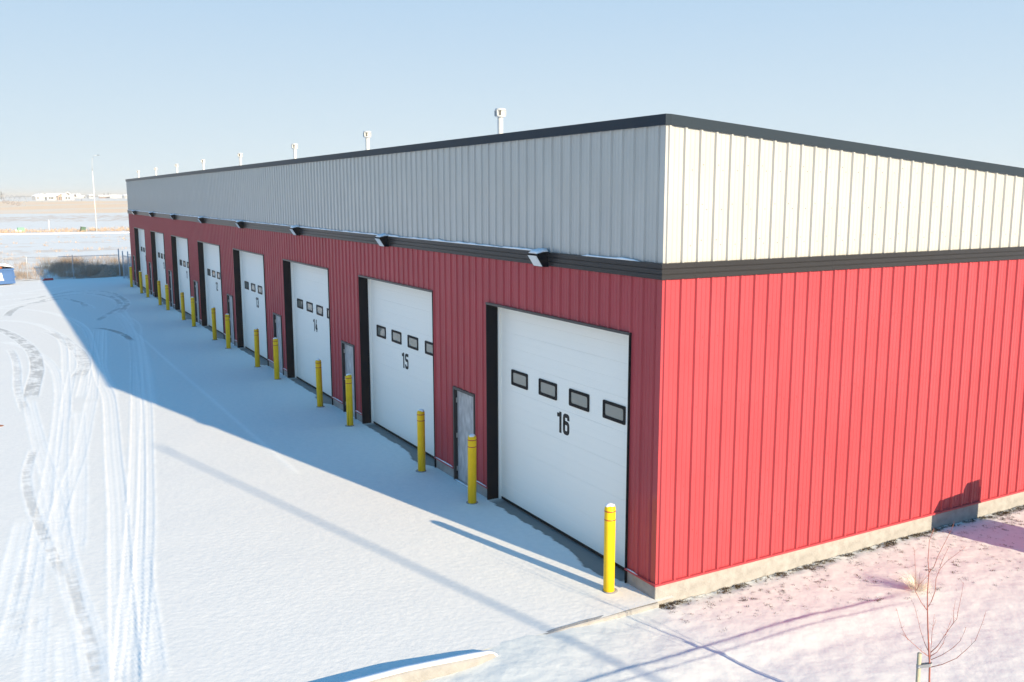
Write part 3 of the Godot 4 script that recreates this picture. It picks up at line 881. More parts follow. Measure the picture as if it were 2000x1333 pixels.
func digit(st: SurfaceTool, ch: String, W: float, H: float):
	var t := 0.078; var a := t * 0.5; var r := 0.055
	var strokes := []
	match ch:
		"1": strokes = [[[W - a, 0.0], [W - a, H]], [[0.0, H * 0.82], [W - a - 0.02, H * 0.85]]]
		"0": strokes = [[[a, H * 0.5], [a, H - a], [W - a, H - a], [W - a, a], [a, a], [a, H * 0.5]]]
		"6": strokes = [[[W - a, H * 0.70], [W - a, H - a], [a, H - a], [a, a], [W - a, a], [W - a, H * 0.56], [a, H * 0.56]]]
		"9": strokes = [[[a, H * 0.30], [a, a], [W - a, a], [W - a, H - a], [a, H - a], [a, H * 0.44], [W - a, H * 0.44]]]
		"5": strokes = [[[W, H - a], [a, H - a], [a, H * 0.55], [W - a, H * 0.58], [W - a, a], [a, a], [a, H * 0.28]]]
		"4": strokes = [[[W * 0.62, H], [a, H * 0.26], [W, H * 0.26]], [[W * 0.68, 0.0], [W * 0.68, H * 0.62]]]
		"3": strokes = [[[a, H * 0.72], [a, H - a], [W - a, H - a], [W - a, H * 0.56], [W * 0.4, H * 0.53]], [[W * 0.4, H * 0.51], [W - a, H * 0.49], [W - a, a], [a, a], [a, H * 0.28]]]
		"2": strokes = [[[a, H * 0.72], [a, H - a], [W - a, H - a], [W - a, H * 0.62], [a, H * 0.22], [a, a], [W, a]]]
	var depth := 0.0
	for s in strokes:
		var path := []
		for i in s.size():
			var p := Vector2(s[i][0], s[i][1])
			if i == 0 or i == s.size() - 1:
				path.append(p); continue
			var q := Vector2(s[i - 1][0], s[i - 1][1]); var n := Vector2(s[i + 1][0], s[i + 1][1])
			var rr := minf(r, minf(p.distance_to(q), p.distance_to(n)) * 0.45)
			var p0 := p + (q - p).normalized() * rr; var p1 := p + (n - p).normalized() * rr
			for k in 4:
				var e := k / 3.0
				path.append(p0.lerp(p, e).lerp(p.lerp(p1, e), e))
		var left := []; var right := []
		for i in path.size():
			var d0: Vector2 = (path[i] - path[maxi(i - 1, 0)]).normalized(); var d1: Vector2 = (path[mini(i + 1, path.size() - 1)] - path[i]).normalized()
			if i == 0: d0 = d1
			if i == path.size() - 1: d1 = d0
			var d := (d0 + d1).normalized()
			var nn := Vector2(-d.y, d.x) * a / maxf(0.6, d.dot(d0))
			left.append(path[i] + nn); right.append(path[i] - nn)
		for i in path.size() - 1:
			var q := []
			for p in [left[i], left[i + 1], right[i + 1], right[i]]: q.append(Vector3(-depth, p.y, p.x))
			quad(st, q[0], q[1], q[2], q[3])
		depth += 0.0008

func lights_and_vents(b: Node3D):
	var st: SurfaceTool
	# wall lights on the band
	for k in 8:
		var u := 3.40 + 7.78 * k
		var lamp := Node3D.new(); lamp.name = "wall_light"; b.add_child(lamp, true)
		lamp.position = Vector3(-0.07, 5.30, -u)
		st = new_st()
		extrude_z(st, [Vector2(0.02, -0.13), Vector2(0.02, 0.15), Vector2(-0.10, 0.15), Vector2(-0.235, 0.115), Vector2(-0.235, 0.085), Vector2(-0.10, -0.125)], -0.165, 0.165)
		obj("housing", st, "jamb_black", lamp)
		st = new_st()
		hexa(st, [Vector3(-0.112, -0.118, 0.148), Vector3(-0.08, -0.118, 0.148), Vector3(-0.08, -0.118, -0.148), Vector3(-0.112, -0.118, -0.148),
			Vector3(-0.246, 0.080, 0.148), Vector3(-0.20, 0.080, 0.148), Vector3(-0.20, 0.080, -0.148), Vector3(-0.246, 0.080, -0.148)])
		obj("lens", st, "lens", lamp)
		st = new_st()
		var rings := []
		for i in 9:
			var z := -0.165 + 0.33 * i / 8.0
			var e := 0.2 if i == 0 or i == 8 else 1.0
			var q := e * (0.8 + 0.5 * bumpy.get_noise_2d(i * 0.9 + k * 5.0, 2.0))
			rings.append([Vector3(0.02, 0.151, z), Vector3(0.0, 0.151 + 0.06 * q, z), Vector3(-0.09, 0.153 + 0.045 * q, z), Vector3(-0.19, 0.135 + 0.03 * q, z), Vector3(-0.236, 0.118, z), Vector3(-0.10, 0.149, z)])
		st.set_smooth_group(1); loft(st, rings)
		obj("snow_cap", st, "loose_snow", lamp)
	# snow lying on the band's ledge, broken behind the lights
	st = new_st()
	ridge(st, Vector3(-0.046, BAND_T + 0.002, -0.52), Vector3(-0.046, BAND_T + 0.002, -2.16), 0.024, 0.030, 0.09)
	tag(obj("ledge_snow", st, "loose_snow", b), "short strip of snow on the ledge near the corner")
	st = new_st()
	ridge(st, Vector3(-0.046, BAND_T + 0.002, -3.32), Vector3(-0.046, BAND_T + 0.002, -LONG), 0.026, 0.034, 0.10)
	tag(obj("ledge_snow", st, "loose_snow", b), "long strip of snow along the ledge over the doors")
	# roof vents in a row behind the roof edge
	for z in [-6.07, -13.84, -20.93, -28.94, -36.7, -44.1, -51.65, -59.5]:
		var v := Node3D.new(); v.name = "roof_vent"; b.add_child(v, true)
		v.position = Vector3(0.5, 0, z)
		st = new_st()
		lathe(st, Vector3.ZERO, [Vector2(0.058, 7.45), Vector2(0.058, 8.08)], 14)
		obj("pipe", st, "vent_white", v)
		st = new_st()
		lathe(st, Vector3.ZERO, [Vector2(0.06, 8.055), Vector2(0.11, 8.065), Vector2(0.112, 8.09), Vector2(0.095, 8.092), Vector2(0.095, 8.195), Vector2(0.112, 8.197), Vector2(0.112, 8.225), Vector2(0.10, 8.235)], 12)
		obj("cap", st, "vent_white", v)
		for i in 4:
			st = new_st()
			var t := TAU * (i + 0.32) / 4.0
			var d := Vector3(cos(t), 0, sin(t)); var e := Vector3(-sin(t), 0, cos(t))
			hexa(st, [d * 0.09 - e * 0.018 + Vector3(0, 8.095, 0), d * 0.09 + e * 0.018 + Vector3(0, 8.095, 0), d * 0.099 + e * 0.018 + Vector3(0, 8.095, 0), d * 0.099 - e * 0.018 + Vector3(0, 8.095, 0),
				d * 0.09 - e * 0.018 + Vector3(0, 8.193, 0), d * 0.09 + e * 0.018 + Vector3(0, 8.193, 0), d * 0.099 + e * 0.018 + Vector3(0, 8.193, 0), d * 0.099 - e * 0.018 + Vector3(0, 8.193, 0)])
			obj("slot", st, "vent_dark", v)
			st = new_st()
			hexa(st, [d * 0.06 + e * 0.04 + Vector3(0, 8.088, 0), d * 0.06 + e * 0.046 + Vector3(0, 8.088, 0), d * 0.125 + e * 0.066 + Vector3(0, 8.088, 0), d * 0.125 + e * 0.06 + Vector3(0, 8.088, 0),
				d * 0.06 + e * 0.04 + Vector3(0, 8.20, 0), d * 0.06 + e * 0.046 + Vector3(0, 8.20, 0), d * 0.125 + e * 0.066 + Vector3(0, 8.20, 0), d * 0.125 + e * 0.06 + Vector3(0, 8.20, 0)])
			obj("fin", st, "vent_white", v)

# ---------------------------------------------------------------- things near the building
func kerbs():
	# the slab's edge, showing between yard and lawn
	var st := new_st()
	var rings := []
	for i in 25:
		var t := i / 24.0
		var x := lerpf(0.0, -2.9, t); var n := 0.014 * bumpy.get_noise_2d(x * 2.5, 1.0)
		var z := 0.085 + 0.05 * smoothstep(-1.2, -2.9, x)
		var y := lerpf(0.002, 0.006, t) - 0.07 * smoothstep(-1.9, -2.8, x)
		rings.append([Vector3(x, -0.2, z + 0.02), Vector3(x, y - 0.016, z + 0.018 + n * 0.3), Vector3(x, y, z + n * 0.5), Vector3(x, y + 0.004, z - 0.07 + n), Vector3(x, -0.2, z - 0.08)])
	loft(st, rings)
	tag(obj("slab_edge", st, "concrete"), "thin concrete edge of the yard slab running out from the building corner", "kerb", "", "structure")
	# barrier kerb with a rounded, tapering end
	var k := thing("kerb", "raised concrete kerb with snow on its top and a tapered rounded end", "kerb", Vector3.ZERO)
	st = new_st(); rings = []
	var snow := []
	for i in 41:
		var t := i / 40.0
		var x := -3.06 - 9.0 * t * t * 0.7 - 2.7 * t
		var run := -3.06 - x
		var h := (0.085 + 0.08 * smoothstep(0.0, 1.6, run)) * sqrt(clampf(run / 0.12, 0.04, 1.0))
		var z := 0.31 - 0.008 * run
		var nose := sqrt(clampf(run / 0.35, 0.0, 1.0))
		var f := 0.085 * nose; var bk := 0.085 * nose
		rings.append([Vector3(x, -0.15, z + f + 0.02), Vector3(x, h - 0.045, z + f + 0.008), Vector3(x, h - 0.016, z + f - 0.006), Vector3(x, h, z + f - 0.035 * nose), Vector3(x, h, z - bk + 0.02 * nose), Vector3(x, h - 0.03, z - bk), Vector3(x, -0.15, z - bk - 0.01)])
		var q := 0.7 + 0.3 * bumpy.get_noise_2d(x * 1.5, 8.0)
		snow.append([Vector3(x, h - 0.003, z + f - 0.020 * nose), Vector3(x, h + 0.006, z + f - 0.030 * nose), Vector3(x, h + 0.018 * q * nose, z + f - 0.062 * nose), Vector3(x, h + 0.026 * q * nose, z), Vector3(x, h + 0.016 * q * nose, z - bk + 0.01), Vector3(x, h - 0.03, z - bk - 0.02 * nose), Vector3(x, h - 0.05, z - bk + 0.01)])
	st.set_smooth_group(1); loft(st, rings)
	obj("concrete", st, "concrete", k)
	st = new_st(); st.set_smooth_group(1); loft(st, snow)
	obj("snow_top", st, "loose_snow", k)

func bollards():
	var zs := [-0.641, -5.689, -8.324, -13.345, -16.082, -21.03, -23.78, -28.71, -31.46, -36.40, -39.2, -44.1, -46.87, -51.8, -54.6, -59.6]
	var proto: Node3D
	for i in zs.size():
		var words := ["sixteen", "fifteen", "fourteen", "thirteen", "twelve", "eleven", "ten", "nine", "eight"]
		var door: String = words[i / 2]
		var label := "yellow bollard with two red stripes, at the %s edge of garage door %s" % ["corner side" if i % 2 == 0 else "far", door]
		if i % 2 == 1 and i < 15: label = "yellow striped bollard before the grey entry door between garage doors %s and %s" % [door, words[i / 2 + 1]]
		if i == 0: label = "sunlit yellow bollard with two red stripes, snow on its cap, nearest the building corner"
		if i == 15: label = "last yellow bollard of the row, by the chain link fence"
		var o: Node3D
		if i == 0:
			proto = thing("bollard", label, "bollard")
			o = proto
			var st := new_st()
			lathe(st, Vector3.ZERO, [Vector2(0.092, -0.05), Vector2(0.092, 1.42), Vector2(0.088, 1.455), Vector2(0.072, 1.483), Vector2(0.045, 1.497), Vector2(0.012, 1.50)], 24)
			obj("sleeve", st, "bollard_yellow", o)
			for y in [1.255, 1.400]:
				st = new_st()
				lathe(st, Vector3.ZERO, [Vector2(0.0915, y - 0.010), Vector2(0.0935, y - 0.009), Vector2(0.0935, y + 0.009), Vector2(0.0915, y + 0.010)], 24, false)
				obj("stripe", st, "stripe_red", o)
			st = new_st()
			var prof := [Vector2(0.074, 1.479), Vector2(0.062, 1.502), Vector2(0.040, 1.515), Vector2(0.010, 1.519)]
			st.set_smooth_group(1)
			var rings := []
			for p in prof:
				var ring := []
				for q in 18:
					var t := -TAU * q / 18.0
					var r: float = p.x * (1.0 + 0.16 * sin(t * 2.0 + 0.6) + 0.08 * sin(t * 5.0))
					ring.append(Vector3(cos(t) * r - 0.006, p.y - 0.25 * (r - p.x), sin(t) * r))
				rings.append(ring)
			loft(st, rings)
			obj("snow_cap", st, "loose_snow", o)
			st = new_st()
			lathe(st, Vector3.ZERO, [Vector2(0.135, -0.02), Vector2(0.128, 0.030), Vector2(0.094, 0.036)], 20)
			obj("concrete_collar", st, "concrete", o)
			o.get_child(o.get_child_count() - 1).position = Vector3(0.022, 0.0, 0.006)
		else:
			o = proto.duplicate(); o.name = numbered("bollard"); add_child(o)
		tag(o, label)
		o.set_meta("group", "bollards guarding the garage doors")
		o.position = Vector3(-0.425 if i else -0.455, 0, zs[i])
		o.rotation.y = i * 1.3
		o.rotation.x = rng.randf_range(-0.010, 0.010)
		o.rotation.z = rng.randf_range(-0.008, 0.008)

func saplings():
	var at := Vector3(0.5, 0.0, 4.57)
	var R := Vector3(0.574, 0, 0.819); var V := Vector3(0.819, 0, -0.574)
	var t := thing("sapling", "bare young tree with thin reddish branches, tied to a wooden stake on the snowy lawn", "tree", at)
	var trunk_path := [[0.0, -0.1], [0.03, 0.3], [0.03, 0.69], [0.02, 0.91], [0.0, 1.09], [-0.03, 1.39], [-0.05, 1.64], [-0.06, 1.8], [-0.06, 2.06], [-0.08, 2.21], [-0.08, 2.45], [-0.04, 2.61]]
	var st := new_st()
	var path := []; var rad := []
	for k in trunk_path.size():
		path.append(R * trunk_path[k][0] + Vector3(0, trunk_path[k][1], 0))
		rad.append(lerpf(0.016, 0.0024, pow(clampf(trunk_path[k][1] / 2.6, 0.0, 1.0), 0.8)))
	tube(st, path, rad, 7)
	var trunk := obj("trunk", st, "bark", t)
	# each branch: thickness at its base, how far it swings towards (+) or away from (-) the viewer, then right, up, ...
	var branches := [
		[0.006, 0.10, -0.05, 1.59, -0.12, 1.68, -0.19, 1.81, -0.2, 1.89, -0.2, 2.03, -0.23, 2.31, -0.25, 2.37],
		[0.0065, -0.15, -0.06, 2.06, -0.01, 2.14, 0.02, 2.26, 0.09, 2.45, 0.14, 2.59, 0.17, 2.69],
		[0.004, 0.1, -0.18, 1.84, -0.14, 1.94, -0.06, 2.05],
		[0.0075, -0.2, -0.04, 1.64, -0.01, 1.71, 0.02, 1.83, 0.02, 1.98, 0.05, 2.09, 0.12, 2.2, 0.2, 2.28, 0.31, 2.4],
		[0.004, -0.22, 0.05, 2.09, 0.08, 2.21, 0.13, 2.36],
		[0.006, 0.25, 0.01, 1.01, -0.08, 1.08, -0.22, 1.21, -0.26, 1.26, -0.33, 1.31],
		[0.004, 0.22, -0.23, 1.23, -0.3, 1.35, -0.34, 1.47, -0.38, 1.6],
		[0.005, -0.2, 0.0, 1.07, -0.05, 1.16, -0.11, 1.31, -0.14, 1.41, -0.19, 1.57, -0.23, 1.63],
		[0.004, 0.3, 0.02, 1.07, 0.02, 1.24, 0.02, 1.43, 0.05, 1.57],
		[0.004, -0.3, 0.02, 1.11, 0.02, 1.27, 0.03, 1.48],
		[0.0075, 0.05, 0.02, 1.07, 0.09, 1.17, 0.16, 1.33, 0.24, 1.5, 0.27, 1.55, 0.28, 1.68, 0.3, 1.87, 0.31, 2.02],
		[0.004, 0.05, 0.24, 1.51, 0.23, 1.64, 0.24, 1.79],
		[0.006, -0.3, 0.02, 1.02, 0.09, 1.07, 0.15, 1.18, 0.18, 1.32, 0.22, 1.47],
		[0.0055, 0.3, 0.03, 0.98, 0.14, 1.08, 0.24, 1.2, 0.32, 1.33, 0.35, 1.45, 0.37, 1.55],
		[0.0068, 0.1, 0.02, 0.88, 0.15, 0.95, 0.3, 1.07, 0.4, 1.21, 0.48, 1.34, 0.51, 1.47, 0.54, 1.6, 0.56, 1.71],
	]
	for br in branches:
		st = new_st()
		path = []; rad = []
		var n: int = (br.size() - 2) / 2
		var thin: bool = br[0] <= 0.0042
		for k in n:
			var e: float = float(k) / (n - 1)
			var sw: float = br[1] * (1.0 if thin else e)
			path.append(R * float(br[2 + k * 2]) + Vector3(0, br[3 + k * 2], 0) - V * sw * 0.6)
			rad.append(lerpf(float(br[0]) * 0.8, 0.0014, pow(e, 0.7)))
		tube(st, path, rad, 5)
		# small twigs
		for k in range(1, n):
			for w in 2:
				var p: Vector3 = path[k].lerp(path[k - 1], rng.randf())
				var d := Vector3(rng.randf_range(-1, 1), rng.randf_range(0.3, 1.4), rng.randf_range(-1, 1)).normalized()
				tube(st, [p, p + d * rng.randf_range(0.02, 0.07)], [0.0016, 0.0009], 3)
		obj("branch", st, "bark", t)
	# stake
	st = new_st()
	var foot := R * -0.09 + Vector3(0, -0.2, 0); var head := R * -0.098 + Vector3(0, 1.035, 0)
	tube(st, [foot, head], [0.026, 0.025], 12)
	tag(obj("tree_stake", st, "stake_wood", self, at), "pale round wooden stake beside the bare sapling", "stake")
	# strap round stake and trunk
	var sp := thing("tree_strap", "grey strap with a bolt holding the sapling to its stake", "strap", at)
	st = new_st()
	var c0 := R * -0.095; var c1 := R * 0.022
	var loop := []
	for i in 7: loop.append(c0 + R * (-cos(lerpf(-PI * 0.5, PI * 0.5, i / 6.0)) * 0.031) + V * (sin(lerpf(-PI * 0.5, PI * 0.5, i / 6.0)) * -0.031))
	for i in 7: loop.append(c1 + R * (cos(lerpf(PI * 0.5, -PI * 0.5, i / 6.0)) * 0.024) + V * (sin(lerpf(PI * 0.5, -PI * 0.5, i / 6.0)) * -0.024))
	for i in loop.size():
		var j := (i + 1) % loop.size()
		var lo := func(p): return p + Vector3(0, 0.85 + 0.35 * (p.dot(R) + 0.1), 0)
		var a: Vector3 = lo.call(loop[i]); var b: Vector3 = lo.call(loop[j])
		quad(st, a, b, b + Vector3(0, 0.042, 0), a + Vector3(0, 0.042, 0))
	obj("band", st, "strap", sp)
	st = new_st()
	var bp := c0 - V * 0.031 + Vector3(0, 0.872, 0)
	tube(st, [bp, bp - V * 0.008], [0.006, 0.005], 6)
	obj("bolt", st, "label_white", sp)

func blade_tuft(n: int, high: float, spread: float, lean: float, width: float, c0: Color, c1: Color) -> ArrayMesh:
	var st := new_st()
	for i in n:
		var a := rng.randf() * TAU; var r := spread * sqrt(rng.randf())
		var p := Vector3(cos(a) * r, 0, sin(a) * r)
		var h := high * rng.randf_range(0.55, 1.0)
		var d := Vector3(cos(a), 0, sin(a)) * lean * h * rng.randf_range(0.2, 1.0) + Vector3(rng.randf_range(-0.1, 0.1), 0, rng.randf_range(-0.1, 0.1)) * h
		var w := Vector3(-sin(a + 0.7), 0, cos(a + 0.7)) * width
		var mid := p + d * 0.35 + Vector3(0, h * 0.6, 0); var tip := p + d + Vector3(0, h, 0)
		st.set_color(c0.lerp(c1, rng.randf()))
		quad(st, p - w, mid - w * 0.8, mid + w * 0.8, p + w)
		st.add_vertex(mid - w * 0.8); st.add_vertex(tip); st.add_vertex(mid + w * 0.8)
	return finish(st, M["weed"])

func scatter(called: String, mesh: Mesh, where: Array, parent: Node = self) -> MultiMeshInstance3D:
	var mm := MultiMesh.new(); mm.transform_format = MultiMesh.TRANSFORM_3D; mm.mesh = mesh; mm.instance_count = where.size()
	for i in where.size(): mm.set_instance_transform(i, where[i])
	var o := MultiMeshInstance3D.new(); o.multimesh = mm
	o.name = numbered(called) if parent == self else called
	parent.add_child(o, true)
	return o

func spot(p: Vector3, s: float, flat := 1.0) -> Transform3D:
	return Transform3D(Basis.from_euler(Vector3(rng.randf_range(-0.25, 0.25), rng.randf() * TAU, rng.randf_range(-0.25, 0.25))).scaled(Vector3(s, s * flat, s)), p)

func yard_things():
	# dead grass and leaves poking through the snow of the lawn
	var bits := []
	for i in 16000:
		var x := rng.randf_range(0.0, 11.0); var z := 0.06 + 3.4 * pow(rng.randf(), 1.5)
		var n := broad.get_noise_2d(x * 1.7 + 11.0, z * 1.7)
		var lim := 0.20 + 0.13 * z - (0.30 if z < 0.16 else 0.0) - (0.3 if x > 8.4 and z < 1.2 else 0.0)
		if absf(x - 3.6) > 1.0 + 0.9 * x: lim += 0.1
		if z > 1.15 + 0.26 * x: lim += 0.35
		if n < lim and (rng.randf() > 0.10 or z > 0.8 + 0.30 * x or lim > 0.75): continue
		bits.append(spot(Vector3(x, lawn_height(x, z) - 0.008, z), rng.randf_range(0.3, 1.0), rng.randf_range(0.3, 0.8)))
	var tuft := blade_tuft(9, 0.05, 0.022, 1.6, 0.004, Color(0.035, 0.025, 0.012), Color(0.13, 0.085, 0.04))
	tag(scatter("dead_grass", tuft, bits), "brown dead grass and leaf bits poking through the lawn's snow along the end wall", "grass", "", "stuff")
	# one clump of pale ornamental grass
	var cl := thing("grass_clump", "pale dry clump of ornamental grass bent over in the snow", "grass clump", Vector3(4.12, -0.02, 1.75))
	put(blade_tuft(240, 0.26, 0.12, 1.9, 0.003, Color(0.60, 0.50, 0.40), Color(0.85, 0.78, 0.68)), "blades", cl)
	# a lamp pole behind the viewer's right, and a utility cabinet by the end wall: only their shadows reach into the view
	var lamp := thing("yard_lamp", "tall lamp pole on the lawn whose long shadow crosses the yard", "street lamp", Vector3(5.0, -0.1, 27.9))
	var st := new_st()
	tube(st, [Vector3.ZERO, Vector3(0, 0.7, 0)], [0.28, 0.28], 14)
	obj("footing", st, "concrete", lamp)
	st = new_st()
	tube(st, [Vector3(0, 0.7, 0), Vector3(0, 7, 0), Vector3(0, 14.0, 0)], [0.07, 0.055, 0.036], 12)
	obj("pole", st, "lamp_pole", lamp)
	st = new_st()
	box(st, Vector3(-0.05, 13.95, -0.25), Vector3(0.05, 14.0, 0.15))
	obj("lamp_head", st, "brown_trim", lamp)
	var cab := thing("utility_cabinet", "low green utility cabinet with a stepped top standing off the end wall", "cabinet", Vector3(7.62, -0.05, 2.6))
	st = new_st()
	hexa(st, [Vector3(0, 0, 0.6), Vector3(1.25, 0, 0.6), Vector3(1.25, 0, -0.2), Vector3(0, 0, -0.2), Vector3(0, 1.36, 0.6), Vector3(1.25, 1.44, 0.6), Vector3(1.25, 1.44, -0.2), Vector3(0, 1.36, -0.2)])
	obj("body", st, "green_box", cab)
	st = new_st()
	hexa(st, [Vector3(0.68, 1.38, 0.55), Vector3(1.25, 1.42, 0.55), Vector3(1.25, 1.42, -0.15), Vector3(0.68, 1.38, -0.15), Vector3(0.84, 1.60, 0.55), Vector3(1.25, 1.62, 0.55), Vector3(1.25, 1.62, -0.15), Vector3(0.84, 1.60, -0.15)])
	obj("hood", st, "green_box", cab)
	# a clod on the snow at the yard's open side
	st = new_st()
	lathe(st, Vector3.ZERO, [Vector2(0.10, -0.02), Vector2(0.12, 0.03), Vector2(0.08, 0.06), Vector2(0.02, 0.07)], 7)
	var clod := obj("brick_fragment", st, "pavement_block", self, Vector3(-9.13, 0, -18.3))
	clod.scale = Vector3(1.2, 0.5, 0.6)
	tag(clod, "small reddish brown fragment lying on the snow at the open side of the yard", "brick fragment")

# ---------------------------------------------------------------- back of the yard
func fence_run(f: Node3D, posts: Array, high: float, corner_high: float, rails := true):
	var st: SurfaceTool
	for i in posts.size():
		st = new_st()
		var h := corner_high if i == posts.size() - 1 else high + 0.08
		var r := 0.045 if i == posts.size() - 1 else 0.032
		tube(st, [posts[i] - Vector3(0, 0.1, 0), posts[i] + Vector3(0, h, 0), posts[i] + Vector3(0, h + 0.03, 0)], [r, r, r * 0.4], 8)
		obj("post", st, "galvanised", f)
	for i in posts.size() - 1:
		var a: Vector3 = posts[i]; var b: Vector3 = posts[i + 1]
		st = new_st()
		tube(st, [a + Vector3(0, high, 0), b + Vector3(0, high, 0)], [0.022, 0.022], 6)
		obj("rail", st, "galvanised", f)
		# woven wires, slanting both ways
		st = new_st()
		var L := a.distance_to(b); var d := (b - a) / L
		var s := -high
		while s < L:
			var s0 := maxf(s, 0.0); var s1 := minf(s + high, L)
			bar(st, a + d * s0 + Vector3(0, s0 - s + 0.03, 0), a + d * s1 + Vector3(0, s1 - s + 0.03, 0), 0.0022)
			bar(st, a + d * s0 + Vector3(0, high - (s0 - s), 0), a + d * s1 + Vector3(0, high - (s1 - s), 0), 0.0022)
			s += 0.085
		tag(obj("chain_link", st, "galvanised", f), "", "", "", "stuff")

func back_fence():
	var f := thing("chain_link_fence", "galvanised chain link fence along the back of the yard", "fence")
	fence_run(f, [Vector3(-19.6, 0, -69.75), Vector3(-16.4, 0, -69.7), Vector3(-13.15, 0, -69.65), Vector3(-9.9, 0, -69.62), Vector3(-6.69, 0, -69.6), Vector3(-3.475, 0, -69.5), Vector3(-0.08, 0, -69.39)], 1.76, 2.24)
	f = thing("chain_link_fence", "short return of chain link fence between the back corner post and the building", "fence")
	fence_run(f, [Vector3(0.32, 0, -62.5), Vector3(0.27, 0, -65.0), Vector3(-0.0, 0, -67.5)], 1.82, 2.15)
	f = thing("chain_link_fence", "stretch of chain link fence running on behind the building's far end", "fence")
	fence_run(f, [Vector3(9.0, 0, -69.2), Vector3(4.6, 0, -69.3), Vector3(0.6, 0, -69.36)], 1.76, 2.0)
	# red block on the ground before the fence
	var st := new_st()
	var o := thing("parking_block", "red wheel stop with snow on its top at the yard's back edge", "wheel stop", Vector3(-4.98, 0, -68.95), 0.35)
	hexa(st, [Vector3(-0.80, 0, 0.09), Vector3(0, 0, 0.09), Vector3(0, 0, -0.09), Vector3(-0.80, 0, -0.09), Vector3(-0.60, 0.17, 0.06), Vector3(-0.03, 0.17, 0.06), Vector3(-0.03, 0.17, -0.06), Vector3(-0.60, 0.17, -0.06)])
	obj("block", st, "red_plastic", o)
	st = new_st(); ridge(st, Vector3(-0.60, 0.17, 0), Vector3(-0.05, 0.17, 0), 0.05, 0.04, 0.08)
	obj("snow_top", st, "loose_snow", o)
	dumpster()
	# tangled sheeting and boards at the foot of the fence
	for q in [[Vector3(-1.35, 0, -70.1), 1.15, 0.72, 0.6, "heap of crumpled tan sheeting and snow against the fence near its corner post"], [Vector3(-2.75, 0, -69.95), 0.62, 0.28, 0.4, "low flat scraps of pale sheeting at the foot of the fence"]]:
		st = new_st()
		var rings := []
		for j in 9:
			var e := j / 8.0; var ring := []
			for i in 26:
				var t := -TAU * i / 26.0
				var r := cos(e * PI * 0.5) * (1.0 + 0.28 * bumpy.get_noise_2d(cos(t) * 1.4 + q[1] * 9.0, sin(t) * 1.4 + e * 2.2))
				var y: float = q[2] * sin(e * PI * 0.5) * (1.0 + 0.8 * bumpy.get_noise_2d(cos(t) * 4.2, sin(t) * 4.2 + e * 5.0)) * (0.75 + 0.5 * cos(t) * (1.0 if q[1] > 1.0 else -0.4))
				ring.append(Vector3(cos(t) * r * q[1], y - 0.03, sin(t) * r * q[3]))
			rings.append(ring)
		loft(st, rings)
		tag(obj("debris_heap", st, "tan_tarp", self, q[0]), q[4], "debris")

